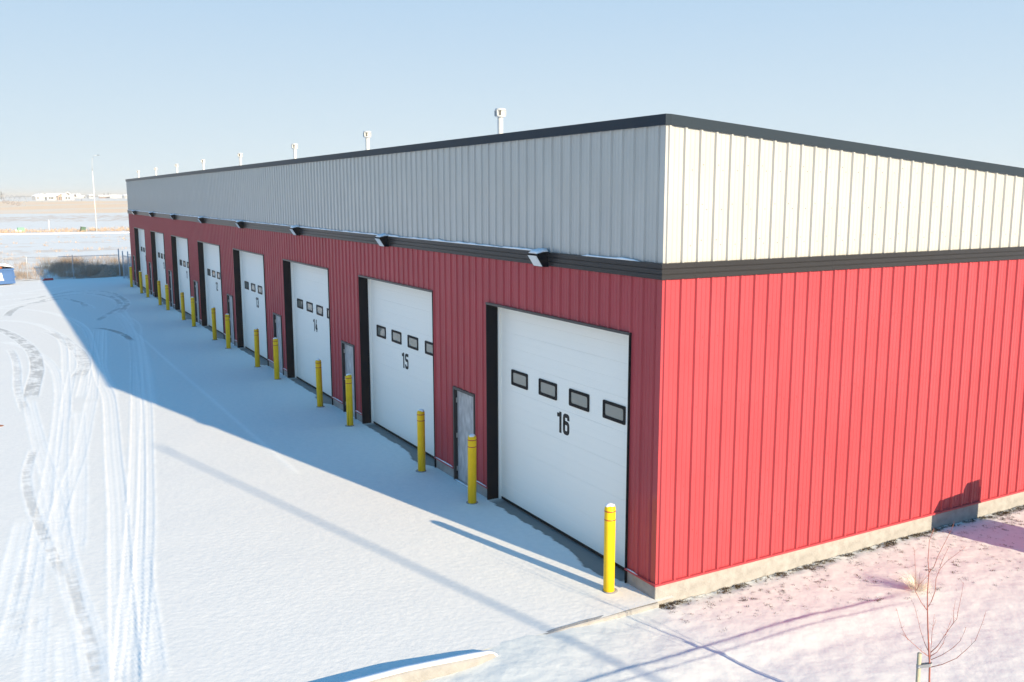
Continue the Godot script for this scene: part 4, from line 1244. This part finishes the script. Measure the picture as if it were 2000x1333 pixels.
func dumpster():
	var d := thing("dumpster", "blue steel dumpster with white lettering and snow on its half open lid", "dumpster", Vector3(-7.68, 0, -66.33), 0.36)
	# local: front face along -x from the corner, back along -z
	var st := new_st()
	hexa(st, [Vector3(-1.85, 0.09, 0.0), Vector3(0.03, 0.09, 0.0), Vector3(0.03, 0.09, -1.0), Vector3(-1.85, 0.09, -1.0), Vector3(-1.85, 1.18, 0.0), Vector3(0.0, 1.18, 0.0), Vector3(0.0, 1.42, -1.3), Vector3(-1.85, 1.42, -1.3)])
	obj("body", st, "dumpster_blue", d)
	st = new_st(); box(st, Vector3(-1.90, 1.08, -0.05), Vector3(0.05, 1.19, 0.045)); obj("rim", st, "dumpster_blue", d)
	st = new_st(); box(st, Vector3(-1.90, 0.94, 0.0), Vector3(0.03, 1.0, 0.035)); obj("rib", st, "dumpster_blue", d)
	st = new_st(); box(st, Vector3(-1.88, 0.08, 0.0), Vector3(0.06, 0.30, 0.035)); obj("bottom_rail", st, "dumpster_blue", d)
	st = new_st(); box(st, Vector3(-0.08, 0.31, 0.0), Vector3(0.035, 0.93, 0.03)); obj("corner_post", st, "dumpster_blue", d)
	st = new_st(); box(st, Vector3(0.03, 0.50, -0.7), Vector3(0.16, 0.62, -0.1)); obj("fork_pocket", st, "dumpster_blue", d)
	st = new_st(); box(st, Vector3(0.03, 0.72, -0.7), Vector3(0.14, 0.78, -0.1)); obj("fork_pocket", st, "dumpster_blue", d)
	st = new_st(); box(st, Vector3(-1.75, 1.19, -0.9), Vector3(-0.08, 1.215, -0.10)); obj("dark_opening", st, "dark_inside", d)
	for z in [Vector3(-0.85, 1.23, -0.25), Vector3(-1.3, 1.25, -0.3)]:
		st = new_st(); lathe(st, Vector3.ZERO, [Vector2(0.16, -0.02), Vector2(0.2, 0.04), Vector2(0.1, 0.12)], 8)
		obj("rubbish_bag", st, "orange_bag", d, z)
	st = new_st()
	hexa(st, [Vector3(-1.86, 1.46, -0.02), Vector3(-0.75, 1.38, -0.02), Vector3(-0.75, 1.44, -1.3), Vector3(-1.86, 1.48, -1.3), Vector3(-1.86, 1.49, -0.02), Vector3(-0.75, 1.41, -0.02), Vector3(-0.75, 1.47, -1.3), Vector3(-1.86, 1.51, -1.3)])
	hexa(st, [Vector3(-0.75, 1.38, -0.02), Vector3(0.0, 1.24, -0.02), Vector3(0.0, 1.44, -1.3), Vector3(-0.75, 1.44, -1.3), Vector3(-0.75, 1.41, -0.02), Vector3(0.0, 1.27, -0.02), Vector3(0.0, 1.47, -1.3), Vector3(-0.75, 1.47, -1.3)])
	var lid := obj("lid", st, "dark_inside", d)
	st = new_st()
	hexa(st, [Vector3(-1.86, 1.491, 0.0), Vector3(-0.75, 1.411, 0.0), Vector3(-0.75, 1.471, -1.3), Vector3(-1.86, 1.511, -1.3), Vector3(-1.86, 1.56, -0.04), Vector3(-0.75, 1.50, -0.04), Vector3(-0.75, 1.54, -1.28), Vector3(-1.86, 1.58, -1.28)])
	hexa(st, [Vector3(-0.75, 1.411, 0.0), Vector3(0.02, 1.271, 0.0), Vector3(0.02, 1.471, -1.3), Vector3(-0.75, 1.471, -1.3), Vector3(-0.75, 1.50, -0.04), Vector3(-0.02, 1.32, -0.04), Vector3(-0.02, 1.52, -1.28), Vector3(-0.75, 1.54, -1.28)])
	obj("snow", st, "loose_snow", lid)
	for r in [[-1.4, -0.78, 0.52, 0.90], [-1.4, -0.70, 0.34, 0.48]]:
		st = new_st()
		hexa(st, [Vector3(r[0], r[2], 0.006), Vector3(r[1], r[2], 0.006), Vector3(r[1], r[2], 0.001), Vector3(r[0], r[2], 0.001), Vector3(r[0], r[3], 0.006), Vector3(r[1] - 0.05, r[3], 0.006), Vector3(r[1] - 0.05, r[3], 0.001), Vector3(r[0], r[3], 0.001)])
		obj("lettering", st, "label_white", d)

func brush():
	var tufts := [blade_tuft(16, 0.9, 0.22, 0.5, 0.006, Color(0.20, 0.145, 0.10), Color(0.37, 0.27, 0.18)), blade_tuft(12, 1.25, 0.2, 0.35, 0.005, Color(0.16, 0.115, 0.08), Color(0.30, 0.22, 0.15)), blade_tuft(14, 0.5, 0.2, 0.8, 0.006, Color(0.40, 0.29, 0.2), Color(0.58, 0.44, 0.31))]
	var where := [[], [], []]
	for i in 7000:
		var z := -69.9 - 19.0 * pow(rng.randf(), 1.3); var x := rng.randf_range(-17.0, 9.0)
		var n := broad.get_noise_2d(x * 0.35 + 70.0, z * 0.35)
		var dense := 0.9 * smoothstep(-5.2, -3.8, x) + 0.25
		dense *= 0.55 + 1.6 * n
		if x > -1.8 and z < -79.0: dense *= 0.35
		if x > -3.4 and x < -2.2 and z > -76.0 and z < -73.0: dense *= 0.2
		if rng.randf() > dense: continue
		var kind := 2 if x < -5.0 and rng.randf() < 0.6 else (1 if rng.randf() < 0.35 else 0)
		if x > -1.0 and kind == 1: kind = 0
		where[kind].append(spot(Vector3(x, 0.0, z), rng.randf_range(0.55, 1.15) * (1.0 if x < -1.5 else 0.85)))
	var b := thing("dry_brush", "tangle of tall dry brown weeds growing behind the back fence", "weeds")
	b.set_meta("kind", "stuff")
	for k in 3:
		tag(scatter("stems", tufts[k], where[k], b), "", "", "", "stuff")
	# low dry grass in the strips of the far field
	var low := []
	for i in 2600:
		var z := rng.randf_range(-172.0, -193.0); var x := rng.randf_range(-30.0, 45.0)
		if broad.get_noise_2d(x * 0.35 + 90.0, z * 0.22) + 0.25 - absf(z + 178.0) * 0.03 < rng.randf_range(-0.1, 0.4): continue
		low.append(spot(Vector3(x, 0, z), rng.randf_range(0.6, 1.5)))
	for i in 900:
		var z := rng.randf_range(-92.0, -160.0); var x := rng.randf_range(-20.0, 25.0)
		if broad.get_noise_2d(x * 0.045, z * 0.10 + 300.0) < 0.1: continue
		low.append(spot(Vector3(x, 0, z), rng.randf_range(0.4, 0.9)))
	tag(scatter("field_grass", blade_tuft(14, 0.42, 0.35, 0.8, 0.012, Color(0.42, 0.29, 0.19), Color(0.60, 0.45, 0.31)), low), "low dry grass standing in strips across the snowy field", "grass", "", "stuff")

# ---------------------------------------------------------------- far away
func toward(px: float, d: float) -> Vector3:
	# a bearing measured across the view's left part (0 to 250), at a distance
	var s := 0.00982 + px * 0.000444
	var c := sqrt(1.0 - s * s)
	var p := Vector3(-8.87 + s * d, 0, 11.13 - c * d)
	p.y = land(p.x, p.z) - 0.02
	return p

func gable(st_w: SurfaceTool, st_r: SurfaceTool, w: float, d: float, h: float, rise: float, off := Vector3.ZERO, over := 0.4):
	# ridge runs along z; gable faces +z
	var a := off + Vector3(-w / 2, 0, d / 2); var b := off + Vector3(w / 2, 0, d / 2)
	box(st_w, off + Vector3(-w / 2, -1.0, -d / 2), off + Vector3(w / 2, h, d / 2))
	for s in [d / 2, -d / 2]:
		st_w.add_vertex(off + Vector3(-w / 2, h, s)); st_w.add_vertex(off + Vector3(0, h + rise, s)); st_w.add_vertex(off + Vector3(w / 2, h, s))
	var k := rise / (w / 2)
	for s in [-1.0, 1.0]:
		var e := w / 2 + over
		hexa(st_r, [off + Vector3(0, h + rise, d / 2 + over), off + Vector3(s * e, h - k * over, d / 2 + over), off + Vector3(s * e, h - k * over, -d / 2 - over), off + Vector3(0, h + rise, -d / 2 - over),
			off + Vector3(0, h + rise + 0.35, d / 2 + over), off + Vector3(s * e, h - k * over + 0.35, d / 2 + over), off + Vector3(s * e, h - k * over + 0.35, -d / 2 - over), off + Vector3(0, h + rise + 0.35, -d / 2 - over)])

func window_on(parent: Node, x: float, y: float, z: float, w := 1.2, h := 1.3):
	var st := new_st()
	box(st, Vector3(x - w / 2, y - h / 2, z), Vector3(x + w / 2, y + h / 2, z + 0.06))
	obj("window", st, "far_pane", parent)

func house(label: String, px: float, dist: float, w: float, d: float, h: float, rise: float, turn := 0.0, wall := "house_white", roof := "roof_snow", category := "house", called := "house") -> Node3D:
	var o := thing(called, label, category, toward(px, dist), turn, "")
	var sw := new_st(); var sr := new_st()
	gable(sw, sr, w, d, h, rise)
	obj("wall", sw, wall, o); obj("roof", sr, roof, o)
	for x in [-0.28, 0.05, 0.3]:
		window_on(o, x * w, h * 0.55, d / 2, 1.1, 1.2)
	return o

func conifer(called: String, label: String, at: Vector3, high: float, wide: float, key := "pine"):
	var o := thing(called, label, "tree", at)
	var st := new_st()
	tube(st, [Vector3(0, -1, 0), Vector3(0, high * 0.9, 0)], [high * 0.03, high * 0.005], 5)
	obj("trunk", st, "bare_twigs", o)
	st = new_st()
	for i in 520:
		var t := pow(rng.randf(), 0.7)
		var y := high * (1.0 - t * 0.9); var r := wide * 0.5 * t * rng.randf_range(0.5, 1.1)
		if key != "pine":
			y = high * (0.25 + 0.75 * rng.randf()); r = wide * 0.5 * sqrt(rng.randf()) * sqrt(maxf(0.05, 1.0 - pow((y / high - 0.6) / 0.42, 2.0)))
		var a := rng.randf() * TAU
		var p := Vector3(cos(a) * r, y, sin(a) * r)
		var s := high * (0.045 if key == "pine" else 0.03)
		var q := Vector3(rng.randf_range(-1, 1), rng.randf_range(-0.6, 0.6), rng.randf_range(-1, 1)) * s
		var q2 := Vector3(rng.randf_range(-1, 1), rng.randf_range(-1, 0.2), rng.randf_range(-1, 1)) * s
		st.add_vertex(p); st.add_vertex(p + q); st.add_vertex(p + q2)
	obj("crown", st, key, o)

func far_things():
	var st: SurfaceTool
	# lamp on the far road
	var lamp := thing("street_lamp", "tall pale street lamp with a curved arm standing at the road beyond the fields", "street lamp", Vector3(8.12, 0, -176.3))
	st = new_st()
	tube(st, [Vector3(0, -0.5, 0), Vector3(0, 6, 0), Vector3(0, 11.0, 0)], [0.075, 0.06, 0.05], 8)
	obj("pole", st, "lamp_pole", lamp)
	st = new_st()
	tube(st, [Vector3(0, 11.0, 0), Vector3(0, 12.2, 0), Vector3(0.12, 13.2, 0), Vector3(0.5, 13.75, 0), Vector3(1.1, 13.85, 0)], [0.06, 0.05, 0.045, 0.04, 0.04], 6)
	obj("arm", st, "galvanised", lamp)
	st = new_st(); box(st, Vector3(0.95, 13.80, -0.07), Vector3(1.35, 13.88, 0.07)); obj("lamp_head", st, "brown_trim", lamp)
	# utility boxes and a marker post by that road
	var g := thing("utility_box", "pale green utility box by the far road with a small white plate on it", "utility box", Vector3(-4.25, 0, -178.0), 0.1)
	st = new_st(); soft_box(st, Vector3(-0.55, 0, -0.4), Vector3(0.55, 0.85, 0.4), 0.05); obj("body", st, "pale_green_box", g)
	st = new_st(); soft_box(st, Vector3(-0.95, 0, -0.3), Vector3(-0.58, 0.5, 0.3), 0.03); obj("white_box", st, "label_white", g)
	st = new_st(); box(st, Vector3(-0.3, 0.1, 0.4), Vector3(0.05, 0.35, 0.42)); obj("plate", st, "label_white", g)
	g = thing("utility_box", "dark green utility box leaning over beside the far street lamp", "utility box", Vector3(5.75, 0, -176.3), 0.2)
	g.rotation.z = -0.16
	st = new_st(); soft_box(st, Vector3(-0.4, -0.1, -0.35), Vector3(0.4, 0.80, 0.35), 0.05); obj("body", st, "green_box", g)
	st = new_st(); soft_box(st, Vector3(-0.43, 0.80, -0.38), Vector3(0.43, 0.86, 0.38), 0.02); obj("lid", st, "green_box", g)
	st = new_st()
	tube(st, [Vector3(0, -0.3, 0), Vector3(0, 2.0, 0), Vector3(0, 2.06, 0)], [0.07, 0.065, 0.03], 8)
	tag(obj("marker_post", st, "label_white", self, Vector3(0.55, 0, -182.0)), "white marker post standing alone between the two green utility boxes", "post")
	# kerb of the far road
	st = new_st()
	for i in 30:
		var x0 := -60.0 + i * 5.0
		hexa(st, [Vector3(x0, -0.2, -167.3 + x0 * 0.17), Vector3(x0 + 5, -0.2, -167.3 + (x0 + 5) * 0.17), Vector3(x0 + 5, -0.2, -169.8 + (x0 + 5) * 0.17), Vector3(x0, -0.2, -169.8 + x0 * 0.17),
			Vector3(x0, 0.10, -167.5 + x0 * 0.17), Vector3(x0 + 5, 0.10, -167.5 + (x0 + 5) * 0.17), Vector3(x0 + 5, 0.16, -169.8 + (x0 + 5) * 0.17), Vector3(x0, 0.16, -169.8 + x0 * 0.17)])
	tag(obj("road", st, "roof_snow"), "snow covered road crossing the fields below the street lamp", "road", "", "structure")
	# the big white house with its gables
	var h := thing("house", "big white house with several snowy gables and a tan entrance on the horizon", "house", toward(106, 800), -0.06)
	var sw := new_st(); var sr := new_st()
	box(sw, Vector3(-9.0, -1, -6), Vector3(9.5, 2.9, 3))
	hexa(sr, [Vector3(-9.6, 2.9, 3.6), Vector3(10, 2.9, 3.6), Vector3(10, 2.9, -6.6), Vector3(-9.6, 2.9, -6.6), Vector3(-6.0, 5.3, -1.2), Vector3(7.5, 5.3, -1.2), Vector3(7.5, 5.3, -1.8), Vector3(-6.0, 5.3, -1.8)])
	gable(sw, sr, 6.0, 8.0, 2.8, 1.9, Vector3(-3.5, 0, 3.0))
	gable(sw, sr, 8.5, 9.0, 3.0, 3.0, Vector3(8.2, 0, 2.0))
	gable(sw, sr, 5.0, 6.0, 2.6, 1.6, Vector3(-11.5, 0, 1.0))
	var wall := obj("wall", sw, "house_white", h); obj("roof", sr, "roof_snow", h)
	st = new_st(); var sr2 := new_st()
	gable(st, sr2, 4.6, 1.5, 2.9, 1.6, Vector3(3.2, 0, 4.2), 0.25)
	obj("entrance_gable", st, "house_tan", h); obj("entrance_roof", sr2, "roof_dark", h)
	for x in [-12.5, -4.6, -3.4, -2.4, 7.0, 9.0]: window_on(h, x, 1.7, 7.02 if x > -6 else 4.02, 0.9, 1.3)
	for x in [2.3, 4.1]: window_on(h, x, 1.4, 4.97, 0.9, 2.0)
	for q in [[7.4, 5.7, 8.4, 4.7], [-1.4, 4.2, 0.0, 3.2]]:
		st = new_st(); bar(st, Vector3(q[0], q[1], 7.3), Vector3(q[2] + 1.0, q[3] - 0.6, 7.3), 0.22); obj("eave", st, "roof_dark", h)
	st = new_st(); box(st, Vector3(12.4, 2.6, 0), Vector3(14.0, 4.4, 1.5)); obj("chimney", st, "roof_dark", h)
	house("small white house with snowy roof just west of the big gabled house", 74, 830, 9.0, 7.0, 3.0, 1.8, 0.5)
	house("tiny white bungalow in front of the blue ridge, east of the big gabled house", 146, 1200, 9.0, 8.0, 2.8, 2.0, 1.4)
	house("white shed with flat snowy roof beside the street lamp's line, on the horizon", 173.5, 1150, 5.0, 6.0, 3.5, 0.9, 0.2, "house_white", "roof_snow", "shed", "shed")
	house("small pale shed between the ridge and the street lamp", 156, 1150, 5.5, 6.0, 2.2, 0.9, 1.2, "house_white", "roof_snow", "shed", "shed")
	house("long low brown barn under the conifers", 199, 1150, 5.0, 9.0, 2.2, 1.2, 1.57, "barn_brown", "roof_snow", "barn", "barn")
	house("shorter brown barn under the eastern conifers", 211, 1150, 5.0, 8.0, 2.2, 1.2, 1.57, "barn_brown", "roof_snow", "barn", "barn")
	house("white farmhouse just east of the two brown barns", 218, 1140, 5.0, 6.0, 2.4, 1.3, 1.57)
	house("long white farm shed nearest the building's far corner", 227, 1140, 6.0, 9.0, 2.4, 1.2, 1.57, "house_white", "roof_snow", "shed", "shed")
	house("pale cottage at the edge of the tan field by the building's corner", 245, 1120, 6.0, 6.0, 3.0, 1.5, 0.4, "house_white", "roof_snow", "cottage", "cottage")
	# conifers and bare trees
	conifer("conifer", "dark conifer by the frame's edge at the horizon, west of everything", toward(2, 880), 7.5, 3.6)
	conifer("bare_tree", "reddish bare tree beside the westernmost conifer", toward(6, 880), 5.5, 4.5, "bare_twigs")
	conifer("conifer", "conifer above the long brown barn", toward(201, 1190), 6.5, 5.0)
	conifer("conifer", "slim pointed conifer above the shorter brown barn", toward(209.5, 1190), 7.0, 3.6)
	conifer("conifer", "broad bushy conifer east of the slim one", toward(214, 1190), 5.6, 6.0)
	conifer("bare_tree", "low bare tree west of the barn conifers", toward(196, 1200), 4.6, 5.0, "bare_twigs")
	# distant ridges
	for q in [[60.0, 2.6, 70.0, "hill", "long faint ridge behind the small white house"], [133.0, 5.0, 75.0, "hill", "blue grey ridge east of the big gabled house"], [158.0, 3.2, 80.0, "hill", "low ridge running behind the street lamp"], [228.0, 2.2, 90.0, "hill", "low ridge behind the farm sheds"]]:
		st = new_st()
		var c := toward(q[0], 1900.0); var rings := []
		for i in 21:
			var t := i / 20.0
			var x: float = (t - 0.5) * q[2]; var y: float = q[1] * (sin(t * PI) * 0.4 + 0.6 * minf(1.0, minf(t, 1 - t) * 8.0)) * (1.0 + 0.3 * bumpy.get_noise_2d(t * 6.0, q[0]))
			rings.append([Vector3(x, -1, 20), Vector3(x, y * 0.8, 5), Vector3(x, y, 0), Vector3(x, y * 0.6, -12), Vector3(x, -1, -30)])
		loft(st, rings)
		tag(obj("hill", st, "hill", self, c), q[4], "hill", "", "structure")
	# irrigation pivot: trusses on towers, and hoops of a wheel line
	var piv := thing("irrigation_pivot", "long pale irrigation pivot of arched spans standing across the tan field", "irrigation machine", Vector3.ZERO)
	var spans := [[-3.0, 700.0], [9.0, 700.0], [17.0, 690.0], [26.5, 675.0], [35.5, 660.0], [47.0, 640.0]]
	for i in spans.size() - 1:
		var a := toward(spans[i][0], spans[i][1]); var b := toward(spans[i + 1][0], spans[i + 1][1])
		st = new_st()
		var arch := []
		for k in 9:
			var t := k / 8.0
			arch.append(a.lerp(b, t) + Vector3(0, 2.4 + 1.3 * sin(t * PI), 0))
		tube(st, arch, [0.10], 5)
		bar(st, a + Vector3(0, 2.4, 0), b + Vector3(0, 2.4, 0), 0.05)
		for k in range(1, 8, 2): bar(st, arch[k], a.lerp(b, k / 8.0) + Vector3(0, 2.4, 0), 0.04)
		obj("span", st, "galvanised", piv)
		st = new_st()
		bar(st, b + Vector3(0, 2.5, 0), b + Vector3(0.9, 0, 0.4), 0.09); bar(st, b + Vector3(0, 2.5, 0), b + Vector3(-0.9, 0, -0.4), 0.09); bar(st, b + Vector3(1.0, 0.4, 0.4), b + Vector3(-1.0, 0.4, -0.4), 0.1)
		obj("tower", st, "galvanised", piv)
	var hoops := [[5.5, 610.0], [13.0, 590.0], [22.5, 565.0], [32.0, 545.0], [44.0, 540.0]]
	var line := thing("irrigation_wheel_line", "low irrigation line on five spoked wheels crossing the tan field", "irrigation line")
	for i in hoops.size():
		var p := toward(hoops[i][0], hoops[i][1])
		st = new_st()
		var ring := []
		for k in 13:
			var t := PI * 2.0 * k / 12.0
			ring.append(p + Vector3(cos(t) * 0.85, 0.95 + sin(t) * 0.85, 0.3 * cos(t)))
		tube(st, ring, [0.09], 5)
		for k in 3: bar(st, ring[k * 2], ring[k * 2 + 6], 0.04)
		obj("wheel", st, "barn_brown" if i != 4 else "galvanised", line)
		if i > 0:
			st = new_st()
			bar(st, toward(hoops[i - 1][0], hoops[i - 1][1]) + Vector3(0, 0.95, 0), p + Vector3(0, 0.95, 0), 0.04)
			obj("pipe", st, "galvanised", line)
	# shrubs and a post at the tan field's far edge
	var shrubs := [[142, 715, "dark low shrub nearest the big house at the tan field's far edge"], [145.5, 720, "dark low shrub, middle one of three past the big house"], [149.5, 722, "dark low shrub farthest from the big house of the three"], [234, 760, "dark shrub at the tan field's far edge near the building's corner"]]
	for q in shrubs:
		conifer("shrub", q[2], toward(q[0], q[1]), 1.5, 1.8, "bare_twigs")
	st = new_st(); tube(st, [Vector3(0, -0.3, 0), Vector3(0, 1.3, 0)], [0.16, 0.12], 6)
	tag(obj("fence_post", st, "barn_brown", self, toward(155.3, 690)), "short dark post at the tan field's far edge", "post")
